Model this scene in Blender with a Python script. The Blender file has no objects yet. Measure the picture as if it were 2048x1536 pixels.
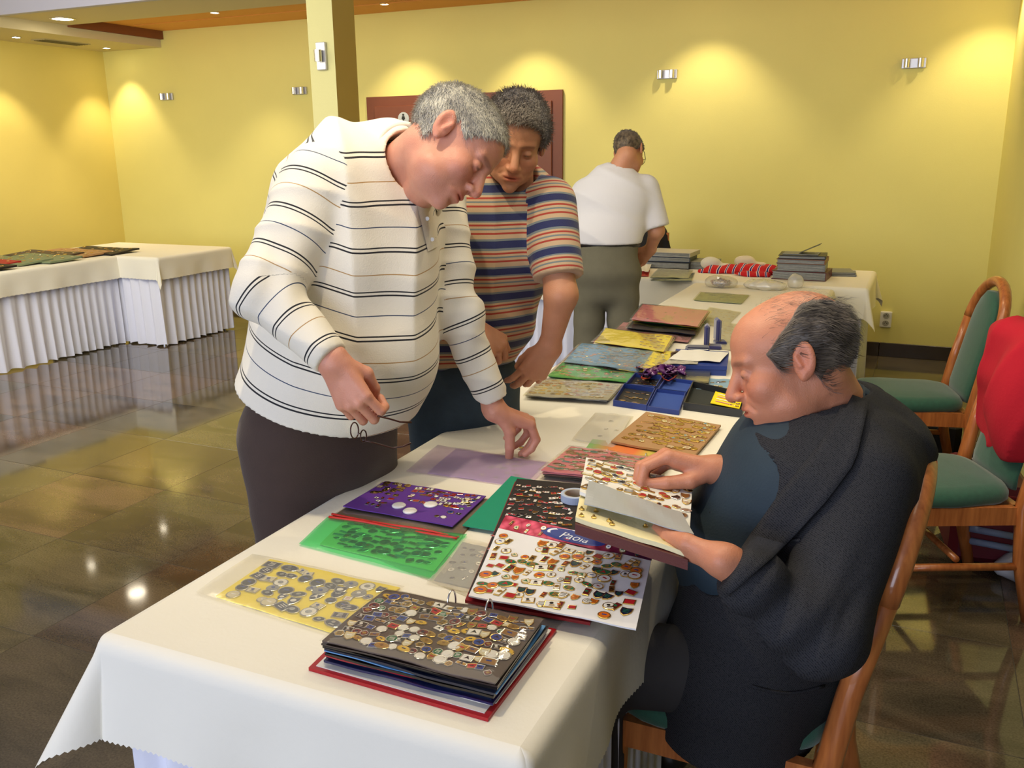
import bpy, math, random
import numpy as np
from mathutils import Vector, Matrix

S = bpy.context.scene
COL = S.collection
random.seed(7)
rng = np.random.default_rng(11)
PI = math.pi

# ------------------------------------------------------------------ camera
CF, CP, CR, CY, CH = 1795.9, .2562902, -.0119177, .4250538, 1.6
_F = np.array([-math.sin(CY)*math.cos(CP), math.cos(CY)*math.cos(CP), -math.sin(CP)])
_r = np.array([math.cos(CY), math.sin(CY), 0.])
_u = np.cross(_r, _F)
_R = math.cos(CR)*_r + math.sin(CR)*_u
_U = -math.sin(CR)*_r + math.cos(CR)*_u
cam = bpy.data.cameras.new('camera')
co = bpy.data.objects.new('camera', cam); COL.objects.link(co)
cam.sensor_fit = 'HORIZONTAL'; cam.sensor_width = 36; cam.lens = 36*CF/2048
cam.clip_start = .05
co.matrix_world = Matrix(((_R[0], _U[0], -_F[0], 0), (_R[1], _U[1], -_F[1], 0), (_R[2], _U[2], -_F[2], CH), (0, 0, 0, 1)))
S.camera = co

# ------------------------------------------------------------------ light and exposure
w = bpy.data.worlds.new('world'); S.world = w; w.use_nodes = True
w.node_tree.nodes['Background'].inputs[0].default_value = (.75, .85, 1, 1)
w.node_tree.nodes['Background'].inputs[1].default_value = .35
S.view_settings.view_transform = 'Standard'; S.view_settings.look = 'None'
S.view_settings.gamma = 1; S.view_settings.use_curve_mapping = False
S.view_settings.exposure = .0
S.cycles.max_bounces = 8; S.cycles.diffuse_bounces = 4; S.cycles.glossy_bounces = 4
S.cycles.transparent_max_bounces = 12; S.cycles.caustics_reflective = False; S.cycles.caustics_refractive = False
S.cycles.sample_clamp_indirect = 6

def lamp(name, kind, loc, energy, color, aim=None, size=.1, size_y=None, angle=None, blend=.6):
    l = bpy.data.lights.new(name, kind); l.energy = energy; l.color = color
    if kind == 'AREA':
        l.size = size
        if size_y: l.shape = 'RECTANGLE'; l.size_y = size_y
    else: l.shadow_soft_size = size
    if kind == 'SPOT': l.spot_size = math.radians(angle); l.spot_blend = blend
    o = bpy.data.objects.new(name, l); COL.objects.link(o); o.location = loc
    if aim is not None:
        o.rotation_euler = (Vector(aim)-Vector(loc)).to_track_quat('-Z', 'Y').to_euler()
    return o
# daylight through the windows in the wall behind the camera and at the far left front
lamp('window_daylight', 'AREA', (-2.6, -3.3, 1.55), 230, (.74, .81, 1), (-2.6, 3, 1.1), 6.5, 1.9)
# added warm fill panels below the ceiling, brightening the long table and back-left wall
lamp('warm_fill', 'AREA', (-1.2, 2.9, 2.9), 62, (1, .91, .70), (-1.0, 4.6, 0), 3.2, 3.2)
lamp('warm_fill', 'AREA', (-4.9, 3.2, 2.85), 135, (1, .92, .72), (-5.2, 7.0, 0), 3.4, 2.6)

# ------------------------------------------------------------------ helpers
def W(px, py, d):
    """point at distance d along the view axis"""
    return np.array([0, 0, CH]) + d*(_F + _R*(px-1024)/CF + _U*(768-py)/CF)
def Zp(px, py, z):
    """point on the horizontal plane at height z"""
    r = _F + _R*(px-1024)/CF + _U*(768-py)/CF
    return np.array([0, 0, CH]) + r*(z-CH)/r[2]
def cv(a, b, c):
    v = a*_R + b*_U + c*_F
    return v/np.linalg.norm(v)
def nrm(v): v = np.array(v, float); return v/np.linalg.norm(v)

def mesh(name, V, F, mats=(), smooth=False, mi=None):
    me = bpy.data.meshes.new(name)
    if isinstance(F, np.ndarray):
        n = F.shape[1]; me.vertices.add(len(V)); me.vertices.foreach_set('co', np.asarray(V, np.float32).ravel())
        me.loops.add(F.size); me.loops.foreach_set('vertex_index', F.astype(np.int32).ravel())
        me.polygons.add(len(F)); me.polygons.foreach_set('loop_start', np.arange(0, F.size, n, dtype=np.int32))
        me.update(calc_edges=True); me.validate()
    else:
        me.from_pydata([tuple(v) for v in V], [], [tuple(f) for f in F])
    for m in mats: me.materials.append(m)
    if mi is not None: me.polygons.foreach_set('material_index', np.asarray(mi, np.int32))
    if smooth: me.polygons.foreach_set('use_smooth', np.ones(len(me.polygons), bool))
    me.update()
    return me
def link(name, me, parent=None, loc=(0, 0, 0), rz=0):
    o = bpy.data.objects.new(name, me); COL.objects.link(o)
    o.location = loc; o.rotation_euler = (0, 0, rz)
    if parent: o.parent = parent
    return o
def tag(o, label=None, cat=None, group=None, kind=None):
    if label: o['label'] = label
    if cat: o['category'] = cat
    if group: o['group'] = group
    if kind: o['kind'] = kind
    return o
def thing(name, loc, label, cat, rz=0, group=None):
    o = bpy.data.objects.new(name, None); COL.objects.link(o); o.empty_display_size = .05
    o.location = [float(x) for x in loc]; o.rotation_euler = (0, 0, rz)
    return tag(o, label, cat, group)

class MB:
    """collects shapes into one mesh"""
    def __init__(s): s.v = []; s.f = []; s.m = []; s.off = None
    def add(s, V, F, m=0):
        n = len(s.v); s.v += [tuple(map(float, v)) for v in V]; s.f += [tuple(i+n for i in f) for f in F]; s.m += [m]*len(F)
        return s
    def box(s, x0, x1, y0, y1, z0, z1, m=0):
        V = [(x, y, z) for z in (z0, z1) for y in (y0, y1) for x in (x0, x1)]
        return s.add(V, [(0, 2, 3, 1), (4, 5, 7, 6), (0, 1, 5, 4), (2, 6, 7, 3), (0, 4, 6, 2), (1, 3, 7, 5)], m)
    def bbox(s, x0, x1, y0, y1, z0, z1, b=.005, m=0):
        """box with chamfered vertical and top edges"""
        P = [(x0+b, y0), (x1-b, y0), (x1, y0+b), (x1, y1-b), (x1-b, y1), (x0+b, y1), (x0, y1-b), (x0, y0+b)]
        cx, cy = (x0+x1)/2, (y0+y1)/2
        Q = [(cx+(x-cx)*(1-2*b/max(x1-x0, 1e-6)), cy+(y-cy)*(1-2*b/max(y1-y0, 1e-6))) for x, y in P]
        rings = [[(x, y, z0+b) for x, y in P], [(x, y, z1-b) for x, y in P], [(x, y, z1) for x, y in Q]]
        rings.insert(0, [(x, y, z0) for x, y in Q])
        return s.loft(rings, m)
    def loft(s, rings, m=0, cap=True, close=True):
        n = len(rings[0]); V = [v for r in rings for v in r]; F = []
        for i in range(len(rings)-1):
            for j in range(n if close else n-1):
                k = (j+1) % n; F.append((i*n+j, i*n+k, (i+1)*n+k, (i+1)*n+j))
        if cap: F.append(tuple(range(n))[::-1]); F.append(tuple((len(rings)-1)*n+j for j in range(n)))
        return s.add(V, F, m)
    def tube(s, pts, r, n=8, m=0, cap=True, flat=1.0, up=None):
        pts = [np.array(p, float) for p in pts]; rings = []
        rr = r if hasattr(r, '__len__') else [r]*len(pts)
        a = None
        for i, p in enumerate(pts):
            t = nrm(pts[min(i+1, len(pts)-1)]-pts[max(i-1, 0)])
            if up is not None: ref = np.array(up, float)
            elif a is None: ref = np.array([0, 0, 1.]) if abs(t[2]) < .9 else np.array([1., 0, 0])
            else: ref = a
            b = nrm(np.cross(t, ref)); a = np.cross(b, t)
            rings.append([p+rr[i]*(math.cos(q)*b+flat*math.sin(q)*a) for q in np.arange(n)*2*PI/n])
        return s.loft(rings, m, cap)
    def sheet(s, P, th, m=0, m2=None):
        """grid of points (nu,nv,3) given a thickness downwards"""
        nu, nv = P.shape[:2]; n = nu*nv; V = list(P.reshape(-1, 3))+list(P.reshape(-1, 3)-np.array([0, 0, th])); F = []
        for i in range(nu-1):
            for j in range(nv-1):
                a, b, c, d = i*nv+j, (i+1)*nv+j, (i+1)*nv+j+1, i*nv+j+1
                F += [(a, b, c, d), (n+d, n+c, n+b, n+a)]
        ring = [i*nv for i in range(nu)]+[(nu-1)*nv+j for j in range(1, nv)]+[i*nv+nv-1 for i in range(nu-2, -1, -1)]+[j for j in range(nv-2, 0, -1)]
        for a, b in zip(ring, ring[1:]+ring[:1]): F.append((b, a, n+a, n+b))
        return s.add(V, F, m)
    def xform(s, M):
        s.v = [tuple(M @ Vector(v)) for v in s.v]; return s
    def build(s, name, mats, parent=None, loc=(0, 0, 0), rz=0, smooth=False, sub=None):
        if not isinstance(mats, (list, tuple)): mats = [mats]
        V = s.v
        if sub is not None: V = [tuple(np.array(v)-np.array(sub)) for v in V]
        me = mesh(name, V, s.f, mats, smooth, s.m)
        return link(name, me, parent, loc, rz)

# ------------------------------------------------------------------ materials
MATS = {}
def nodes(name):
    m = bpy.data.materials.new(name); m.use_nodes = True; nt = m.node_tree
    return m, nt, nt.nodes['Principled BSDF']
def col(c):
    if isinstance(c, str):
        c = [int(c[i:i+2], 16)/255 for i in (0, 2, 4)]
        c = [x/12.92 if x <= .04045 else ((x+.055)/1.055)**2.4 for x in c]
    return (c[0], c[1], c[2], 1)
def mat(name, c, rough=.5, metal=0, var=.0, scale=40, bump=0, bscale=None, sss=0, alpha=None, coat=0, sheen=0, emit=0, trans=0, spec=None):
    if name in MATS: return MATS[name]
    m, nt, b = nodes(name); c = col(c)
    b.inputs['Base Color'].default_value = c; b.inputs['Roughness'].default_value = rough
    b.inputs['Metallic'].default_value = metal; b.inputs['Coat Weight'].default_value = coat
    if spec is not None: b.inputs['Specular IOR Level'].default_value = spec
    if sheen: b.inputs['Sheen Weight'].default_value = sheen; b.inputs['Sheen Roughness'].default_value = .5
    if sss: b.inputs['Subsurface Weight'].default_value = sss; b.inputs['Subsurface Radius'].default_value = (.012, .005, .003); b.inputs['Subsurface Scale'].default_value = 1
    if alpha is not None: b.inputs['Alpha'].default_value = alpha
    if trans: b.inputs['Transmission Weight'].default_value = trans
    if emit: b.inputs['Emission Color'].default_value = c; b.inputs['Emission Strength'].default_value = emit
    if var or bump:
        tc = nt.nodes.new('ShaderNodeTexCoord'); nz = nt.nodes.new('ShaderNodeTexNoise'); nz.inputs['Scale'].default_value = scale; nz.inputs['Detail'].default_value = 5
        nt.links.new(tc.outputs['Object'], nz.inputs['Vector'])
        if var:
            mx = nt.nodes.new('ShaderNodeMix'); mx.data_type = 'RGBA'
            mx.inputs[6].default_value = tuple(x*(1-var) for x in c[:3])+(1,); mx.inputs[7].default_value = tuple(min(1, x*(1+var)) for x in c[:3])+(1,)
            nt.links.new(nz.outputs['Fac'], mx.inputs[0]); nt.links.new(mx.outputs[2], b.inputs['Base Color'])
        if bump:
            n2 = nz
            if bscale:
                n2 = nt.nodes.new('ShaderNodeTexNoise'); n2.inputs['Scale'].default_value = bscale; n2.inputs['Detail'].default_value = 3; nt.links.new(tc.outputs['Object'], n2.inputs['Vector'])
            bp = nt.nodes.new('ShaderNodeBump'); bp.inputs['Strength'].default_value = 1; bp.inputs['Distance'].default_value = bump
            nt.links.new(n2.outputs['Fac'], bp.inputs['Height']); nt.links.new(bp.outputs['Normal'], b.inputs['Normal'])
    MATS[name] = m
    return m
def ramp_mat(name, attr, stops, period, rough=.85, bump=.0006, bscale=300, warp=0):
    """stripes laid along a float attribute stored on the mesh"""
    m, nt, b = nodes(name); N = nt.nodes.new; L = nt.links.new
    at = N('ShaderNodeAttribute'); at.attribute_name = attr
    dv = N('ShaderNodeMath'); dv.operation = 'DIVIDE'; dv.inputs[1].default_value = period; L(at.outputs['Fac'], dv.inputs[0])
    fr = N('ShaderNodeMath'); fr.operation = 'FRACT'; L(dv.outputs[0], fr.inputs[0])
    rp = N('ShaderNodeValToRGB'); rp.color_ramp.interpolation = 'CONSTANT'
    e = rp.color_ramp.elements
    while len(e) > 1: e.remove(e[-1])
    e[0].position = 0; e[0].color = col(stops[0][1])
    for p, c in stops[1:]:
        k = e.new(p); k.color = col(c)
    L(fr.outputs[0], rp.inputs[0]); L(rp.outputs[0], b.inputs['Base Color'])
    b.inputs['Roughness'].default_value = rough; b.inputs['Sheen Weight'].default_value = .15
    tc = N('ShaderNodeTexCoord'); nz = N('ShaderNodeTexNoise'); nz.inputs['Scale'].default_value = bscale
    L(tc.outputs['Object'], nz.inputs['Vector']); bp = N('ShaderNodeBump'); bp.inputs['Distance'].default_value = bump
    L(nz.outputs['Fac'], bp.inputs['Height']); L(bp.outputs['Normal'], b.inputs['Normal'])
    return m
def film(name, tint, haze, rough=.12, gloss=.12):
    """clear or frosted plastic sheet: see-through film with some milky haze and a sheen"""
    if name in MATS: return MATS[name]
    m = bpy.data.materials.new(name); m.use_nodes = True; nt = m.node_tree; nt.nodes.clear(); N = nt.nodes.new; L = nt.links.new
    out = N('ShaderNodeOutputMaterial'); tr = N('ShaderNodeBsdfTransparent'); df = N('ShaderNodeBsdfDiffuse'); gl = N('ShaderNodeBsdfGlossy')
    tr.inputs[0].default_value = col(tint); df.inputs[0].default_value = col(tint); gl.inputs['Roughness'].default_value = rough
    a = N('ShaderNodeMixShader'); a.inputs[0].default_value = haze; L(tr.outputs[0], a.inputs[1]); L(df.outputs[0], a.inputs[2])
    lw = N('ShaderNodeLayerWeight'); lw.inputs['Blend'].default_value = .5
    pw = N('ShaderNodeMath'); pw.operation = 'POWER'; pw.inputs[1].default_value = 5; L(lw.outputs['Facing'], pw.inputs[0])
    mu = N('ShaderNodeMath'); mu.operation = 'MULTIPLY_ADD'; mu.inputs[1].default_value = .8; mu.inputs[2].default_value = gloss; L(pw.outputs[0], mu.inputs[0])
    tc = N('ShaderNodeTexCoord'); nz = N('ShaderNodeTexNoise'); nz.inputs['Scale'].default_value = 22; nz.inputs['Detail'].default_value = 3; L(tc.outputs['Object'], nz.inputs['Vector'])
    bp = N('ShaderNodeBump'); bp.inputs['Distance'].default_value = .0022; L(nz.outputs['Fac'], bp.inputs['Height']); L(bp.outputs['Normal'], gl.inputs['Normal'])
    b = N('ShaderNodeMixShader'); L(mu.outputs[0], b.inputs[0]); L(a.outputs[0], b.inputs[1]); L(gl.outputs[0], b.inputs[2]); L(b.outputs[0], out.inputs[0])
    MATS[name] = m
    return m

# ------------------------------------------------------------------ implicit surfaces for bodies and clothes
def smin(a, b, k):
    h = np.clip(.5+.5*(b-a)/k, 0, 1); return b*(1-h)+a*h-k*h*(1-h)
def smax(a, b, k): return -smin(-a, -b, k)
def rc(a, b, r1, r2):
    a = np.array(a, float); b = np.array(b, float); ba = b-a; L2 = ba@ba+1e-12
    def f(P):
        q = P-a; t = np.clip(q@ba/L2, 0, 1); return np.linalg.norm(q-t[:, None]*ba, axis=1)-(r1+(r2-r1)*t)
    return f
def ell(c, r, M=None):
    c = np.array(c, float); r = np.array(r, float)
    def f(P):
        q = P-c
        if M is not None: q = q@M
        k0 = np.linalg.norm(q/r, axis=1)+1e-9; k1 = np.linalg.norm(q/r**2, axis=1)+1e-9
        return k0*(k0-1)/k1
    return f
def basis(n, u):
    """columns: x (side), y (forward n), z (up)"""
    y = nrm(n); z = nrm(np.array(u)-np.dot(u, y)*y); x = np.cross(y, z)
    return np.stack([x, y, z], 1)
def etube(pts, Wd, Dp, side, k=.03):
    """chain of elliptical sections; side = direction of the wide axis"""
    pts = [np.array(p, float) for p in pts]
    sd = [np.array(s, float) for s in side] if np.ndim(side) == 2 else [np.array(side, float)]*len(pts)
    def f(P):
        out = None
        for i in range(len(pts)-1):
            a, b = pts[i], pts[i+1]; ba = b-a; L2 = ba@ba
            q = P-a; t = np.clip(q@ba/L2, 0, 1); v = q-t[:, None]*ba
            ax = ba/math.sqrt(L2); s0 = nrm(sd[i]+sd[i+1]); s0 = nrm(s0-(s0@ax)*ax); d0 = np.cross(ax, s0)
            w = Wd[i]+(Wd[i+1]-Wd[i])*t; d = Dp[i]+(Dp[i+1]-Dp[i])*t; m = np.minimum(w, d)
            x, y, z = v@s0, v@d0, v@ax
            k0 = np.sqrt((x/w)**2+(y/d)**2+(z/m)**2)+1e-9; k1 = np.sqrt((x/w**2)**2+(y/d**2)**2+(z/m**2)**2)+1e-9
            e = np.where(k1 > 1e-6, k0*(k0-1)/k1, -m)
            out = e if out is None else smin(out, e, k)
        return out
    return f
def U_(*fs, k=.02):
    def f(P):
        d = fs[0](P)
        for g in fs[1:]: d = smin(d, g(P), k)
        return d
    return f
_ks = rng.normal(size=(3, 10, 3))
def wob(P, s, seed=0):
    K = _ks[seed % 3]/s; return sum(np.sin(P@K[i]+i*1.7+seed) for i in range(10))/10
def ridge(P, d, fr, warp=2., ws=.12, seed=0):
    """soft cloth folds running across direction d"""
    return (1-np.abs(np.sin((P@np.array(d, float))*fr+warp*wob(P, ws, seed))))**2-.3
def nets(f, lo, hi, h):
    lo = np.array(lo, float); hi = np.array(hi, float)
    q = 4; n = (np.ceil((hi-lo)/h/q).astype(int)+1)*q+1
    nc = (n-1)//q+1
    ax = [lo[i]+np.arange(nc[i])*h*q for i in range(3)]
    G = np.stack(np.meshgrid(*ax, indexing='ij'), -1).reshape(-1, 3)
    C = f(G).reshape(nc)
    near = np.abs(C) < h*q*2.2
    D = near.copy()
    for a in range(3):
        E = D.copy(); sl = [slice(None)]*3; sr = [slice(None)]*3; sl[a] = slice(1, None); sr[a] = slice(None, -1)
        E[tuple(sl)] |= D[tuple(sr)]; E[tuple(sr)] |= D[tuple(sl)]; D = E
    idx = [np.minimum((np.arange(n[i])+q//2)//q, nc[i]-1) for i in range(3)]
    V = C[np.ix_(*idx)].copy(); M = D[np.ix_(*idx)]
    I = np.argwhere(M)
    for s in range(0, len(I), 400000):
        J = I[s:s+400000]; V[J[:, 0], J[:, 1], J[:, 2]] = f(lo+J*h)
    neg = V < 0
    cell = np.zeros(n-1, np.int8)
    for dx in (0, 1):
        for dy in (0, 1):
            for dz in (0, 1): cell += neg[dx:n[0]-1+dx, dy:n[1]-1+dy, dz:n[2]-1+dz]
    act = (cell > 0) & (cell < 8); A = np.argwhere(act); num = -np.ones(n-1, int); num[act] = np.arange(len(A))
    acc = np.zeros((len(A), 3)); cnt = np.zeros(len(A))
    cs = [(x, y, z) for x in (0, 1) for y in (0, 1) for z in (0, 1)]
    for c in cs:
        for a in range(3):
            if c[a]: continue
            e = list(c); e[a] = 1
            v0 = V[tuple((A+c).T)]; v1 = V[tuple((A+e).T)]; m = (v0 < 0) != (v1 < 0)
            t = np.where(m, v0/np.where(m, v0-v1, 1), 0)
            p = np.tile(np.array(c, float), (len(A), 1)); p[:, a] = t
            acc[m] += p[m]; cnt[m] += 1
    verts = lo+(A+acc/cnt[:, None])*h
    F = []
    for a in range(3):
        b, c = (a+1) % 3, (a+2) % 3
        sl0 = [slice(None)]*3; sl1 = [slice(None)]*3; sl0[a] = slice(None, -1); sl1[a] = slice(1, None)
        x = neg[tuple(sl0)] != neg[tuple(sl1)]
        E = np.argwhere(x); ok = (E[:, b] > 0) & (E[:, c] > 0) & (E[:, b] < n[b]-1) & (E[:, c] < n[c]-1); E = E[ok]
        ins = neg[tuple(E.T)]
        def at(db, dc):
            T = E.copy(); T[:, b] -= db; T[:, c] -= dc; return num[tuple(T.T)]
        Q = np.stack([at(1, 1), at(0, 1), at(0, 0), at(1, 0)], 1)
        Q[~ins] = Q[~ins][:, ::-1]; F.append(Q)
    F = np.concatenate(F); F = F[(F >= 0).all(1)]
    return verts, F
def relax(V, F, it=1, lam=.5):
    for _ in range(it):
        acc = np.zeros_like(V); cnt = np.zeros(len(V))
        for i in range(4):
            a, b = F[:, i], F[:, (i+1) % 4]
            for x, y in ((a, b), (b, a)):
                np.add.at(acc, x, V[y]); np.add.at(cnt, x, 1)
        V = V+lam*(acc/np.maximum(cnt, 1)[:, None]-V)
    return V
def bmesh_join(parts):
    Vs, Fs, n = [], [], 0
    for V, F in parts: Vs.append(V); Fs.append(F+n); n += len(V)
    return np.concatenate(Vs), np.concatenate(Fs)
def polyarc(P, pts):
    """arc length of the nearest point on a polyline"""
    best = None; arc = None; s = 0
    for a, b in zip(pts, pts[1:]):
        a = np.array(a, float); b = np.array(b, float); ba = b-a; L = math.sqrt(ba@ba)
        t = (P-a)@ba/L**2; tc = np.clip(t, 0, 1); d = np.linalg.norm(P-a-tc[:, None]*ba, axis=1)
        first = best is None
        if first: best = d; arc = s+t*L if len(pts) == 2 else s+np.where(t < 0, t, tc)*L
        else:
            m = d < best; best = np.where(m, d, best); last = (np.array(pts[-1]) == b).all()
            arc = np.where(m, s+(np.where(t > 1, t, tc) if last else tc)*L, arc)
        s += L
    return arc
def onto(f, px, py, d0=1.2, off=.003):
    """first point of a surface met along the line of sight through a pixel"""
    q = W(px, py, 1.)-np.array([0, 0, CH]); L = np.linalg.norm(q); q = q/L; t = d0*L
    for _ in range(60):
        dd = float(f((np.array([0, 0, CH])+q*t)[None])[0])-off
        if abs(dd) < .0006: break
        t += dd*.8
    return np.array([0, 0, CH])+q*t
def color_attr(me, name, C):
    a = me.color_attributes.new(name, 'FLOAT_COLOR', 'POINT')
    a.data.foreach_set('color', np.concatenate([C, np.ones((len(C), 1))], 1).astype(np.float32).ravel())
def body_obj(name, V, F, m, root, smooth=True):
    L = np.array(root.location)
    me = mesh(name, V-L, F, [m], smooth)
    return link(name, me, root)
# ------------------------------------------------------------------ the room
XL, XR, YB, YF = -8.06, .475, 7.42, -4.0
def wall_mat(name, c):
    return mat(name, c, .75, var=.03, scale=3, bump=.0006, bscale=220)
M_wall = wall_mat('yellow wall paint', (.88, .80, .27))
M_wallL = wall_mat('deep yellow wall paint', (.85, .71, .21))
M_cream = mat('cream ceiling paint', (.68, .60, .38), .8, bump=.0004, bscale=200)
M_lilac = mat('pale lilac ceiling paint', (.55, .55, .68), .8)
M_orange = mat('orange ceiling paint', (.80, .38, .08), .75, bump=.0004, bscale=200)
M_brown = mat('brown ceiling edge', (.22, .07, .02), .7)
M_chrome = mat('brushed chrome', (.72, .72, .74), .25, 1)
M_grout = mat('floor grout', (.06, .055, .045), .5)
M_white = mat('white plastic', (.85, .84, .80), .35)
M_black = mat('black plastic', (.012, .012, .012), .4)

def slab(name, x0, x1, y0, y1, z0, z1, m, **k):
    o = MB().box(x0, x1, y0, y1, z0, z1).build(name, m); return tag(o, kind='structure')
slab('wall_back', XL-.2, XR+.2, YB, YB+.2, 0, 3.2, M_wall)
slab('wall_left', XL-.2, XL, YF, YB, 0, 3.2, M_wallL)
slab('wall_right', XR, XR+.2, 4.7, YB, 0, 3.2, M_wall)
slab('wall_niche', XR+.2, 5, 4.7, 4.9, 0, 3.2, M_wall)
slab('wall_east', 5, 5.2, YF, 4.9, 0, 3.2, M_wall)
# front wall with its window opening (behind the camera)
o = MB(); o.box(XL, 5.2, YF-.2, YF, 0, .6).box(XL, 5.2, YF-.2, YF, 2.5, 3.2).box(XL, -5.9, YF-.2, YF, .6, 2.5).box(.7, 5.2, YF-.2, YF, .6, 2.5)
tag(o.build('wall_front', M_wall), kind='structure')
# ceilings
slab('ceiling', XL, 5.2, YF, 3.05, 3.0, 3.1, M_lilac)
slab('ceiling_recess', XL, XR+.2, 3.05, 5.6, 3.0, 3.1, M_lilac)
c_ = MB(); c_.box(-7.24, XR+.2, 5.6, 6.30, 2.73, 3.0); c_.box(XR+.2, 5.2, 3.05, 5.06, 2.9, 3.0)
tag(c_.build('ceiling_beam', M_cream), kind='structure')
slab('trim_1', XL, XR+.2, 5.54, 5.6, 2.72, 3.0, M_lilac)
slab('ceiling_strip', XL, -7.24, 5.6, YB, 2.64, 3.0, M_cream)
slab('trim_2', -7.24, -7.20, 6.30, YB, 2.715, 3.0, M_brown)
slab('ceiling_orange', -7.2, XR+.2, 6.30, YB, 2.795, 3.0, M_orange)
o = MB()
o.box(-7.1, XR, 6.95, 6.965, 2.786, 2.796)
tag(o.build('trim_3', M_orange), kind='structure')

# polished granite floor: single tiles on a base
def floor_mat():
    m, nt, b = nodes('polished granite'); N = nt.nodes.new; L = nt.links.new
    tc = N('ShaderNodeTexCoord'); oi = N('ShaderNodeObjectInfo')
    mp = N('ShaderNodeMapping'); mp.inputs['Rotation'].default_value = (0, 0, .5); mp.inputs['Scale'].default_value = (1, 2.6, 1)
    ad = N('ShaderNodeVectorMath'); ad.operation = 'MULTIPLY_ADD'
    cb = N('ShaderNodeCombineXYZ'); L(oi.outputs['Random'], cb.inputs[0]); L(oi.outputs['Random'], cb.inputs[1])
    ad.inputs[1].default_value = (1, 1, 1); L(tc.outputs['Object'], ad.inputs[0])
    sc = N('ShaderNodeVectorMath'); sc.operation = 'SCALE'; sc.inputs['Scale'].default_value = 31; L(cb.outputs[0], sc.inputs[0]); L(sc.outputs[0], ad.inputs[2])
    L(ad.outputs[0], mp.inputs['Vector'])
    n1 = N('ShaderNodeTexNoise'); n1.inputs['Scale'].default_value = 1.6; n1.inputs['Detail'].default_value = 7; n1.inputs['Distortion'].default_value = 1.6; L(mp.outputs[0], n1.inputs['Vector'])
    r1 = N('ShaderNodeValToRGB'); e = r1.color_ramp.elements
    e[0].position = .28; e[0].color = (.05, .043, .032, 1); e[1].position = .75; e[1].color = (.13, .10, .075, 1)
    k = e.new(.45); k.color = (.088, .070, .050, 1); k = e.new(.58); k.color = (.12, .094, .066, 1)
    L(n1.outputs['Fac'], r1.inputs[0])
    r2 = N('ShaderNodeValToRGB'); e = r2.color_ramp.elements; e[0].color = (.9, .8, .72, 1); e[1].color = (1.1, 1.1, 1.0, 1)
    for p, c in ((.2, (.95, .98, .86, 1)), (.4, (1.25, 1.02, .92, 1)), (.6, (.8, .8, .74, 1)), (.8, (1.1, 1.12, .92, 1))): k = e.new(p); k.color = c
    r2.color_ramp.interpolation = 'CONSTANT'; L(oi.outputs['Random'], r2.inputs[0])
    n2 = N('ShaderNodeTexNoise'); n2.inputs['Scale'].default_value = 160; n2.inputs['Detail'].default_value = 2; L(tc.outputs['Object'], n2.inputs['Vector'])
    r3 = N('ShaderNodeMapRange'); r3.inputs[1].default_value = .3; r3.inputs[2].default_value = .7; r3.inputs[3].default_value = .7; r3.inputs[4].default_value = 1.3; L(n2.outputs['Fac'], r3.inputs[0])
    m1 = N('ShaderNodeMix'); m1.data_type = 'RGBA'; m1.blend_type = 'MULTIPLY'; m1.inputs[0].default_value = 1; L(r1.outputs[0], m1.inputs[6]); L(r2.outputs[0], m1.inputs[7])
    m2 = N('ShaderNodeMix'); m2.data_type = 'RGBA'; m2.blend_type = 'MULTIPLY'; m2.inputs[0].default_value = 1; L(m1.outputs[2], m2.inputs[6]); L(r3.outputs[0], m2.inputs[7])
    L(m2.outputs[2], b.inputs['Base Color']); b.inputs['Roughness'].default_value = .07; b.inputs['Specular IOR Level'].default_value = .6
    return m
M_floor = floor_mat()
fl = MB().box(XL-.2, 5.2, YF-.2, YB+.2, -.1, -.001).build('floor', M_grout); tag(fl, kind='structure')
T = .61; xs = [.40-T*k for k in range(-3, 15)]; ys = [2.45+T*k for k in range(-8, 9)]
tile_me = MB().bbox(.0008, T-.0008, .0008, T-.0008, -.012, 0, .0008).build('tile', M_floor, fl)
tile0 = tile_me; first = True
for x in xs:
    for y in ys:
        if x < XL-.5 or (x > .6 and y > 4.5): continue
        t = tile0 if first else tile0.copy()
        if not first: COL.objects.link(t)
        t.location = (x, y, 0); first = False
# baseboards of dark stone tiles
M_base = mat('dark stone baseboard', (.045, .032, .02), .3, var=.25, scale=9)
def baseboard(name, p0, p1, out):
    bo = MB(); a = np.array(p0, float); b = np.array(p1, float); L = np.linalg.norm(b-a); d = (b-a)/L; n = np.array(out, float)
    ang = math.atan2(d[1], d[0])
    root = MB().box(0, L, -.004, .0, 0, .105).build(name, M_grout, None, (a[0], a[1], 0), ang); tag(root, kind='structure')
    k = 0; x = 0
    sgn = 1 if (-d[1]*n[0]+d[0]*n[1]) > 0 else -1
    while x < L-.02:
        e = min(x+T, L)
        y0, y1 = sorted((0, sgn*.014))
        MB().bbox(x+.0015, e-.0015, y0, y1, 0, .108, .002).build('tile', M_base, root); x = e
baseboard('baseboard_back', (.40, YB), (-2.80, YB), (0, -1))
baseboard('baseboard_back_left', (-4.82, YB), (XL, YB), (0, -1))
baseboard('baseboard_left', (XL, YB), (XL, 0), (1, 0))
baseboard('baseboard_right', (XR, 4.7), (XR, YB), (-1, 0))

# column
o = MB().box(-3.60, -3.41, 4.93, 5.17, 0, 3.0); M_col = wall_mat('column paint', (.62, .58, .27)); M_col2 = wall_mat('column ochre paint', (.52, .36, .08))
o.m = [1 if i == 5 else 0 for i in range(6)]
tag(o.build('column', [M_col, M_col2]), kind='structure')

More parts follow.
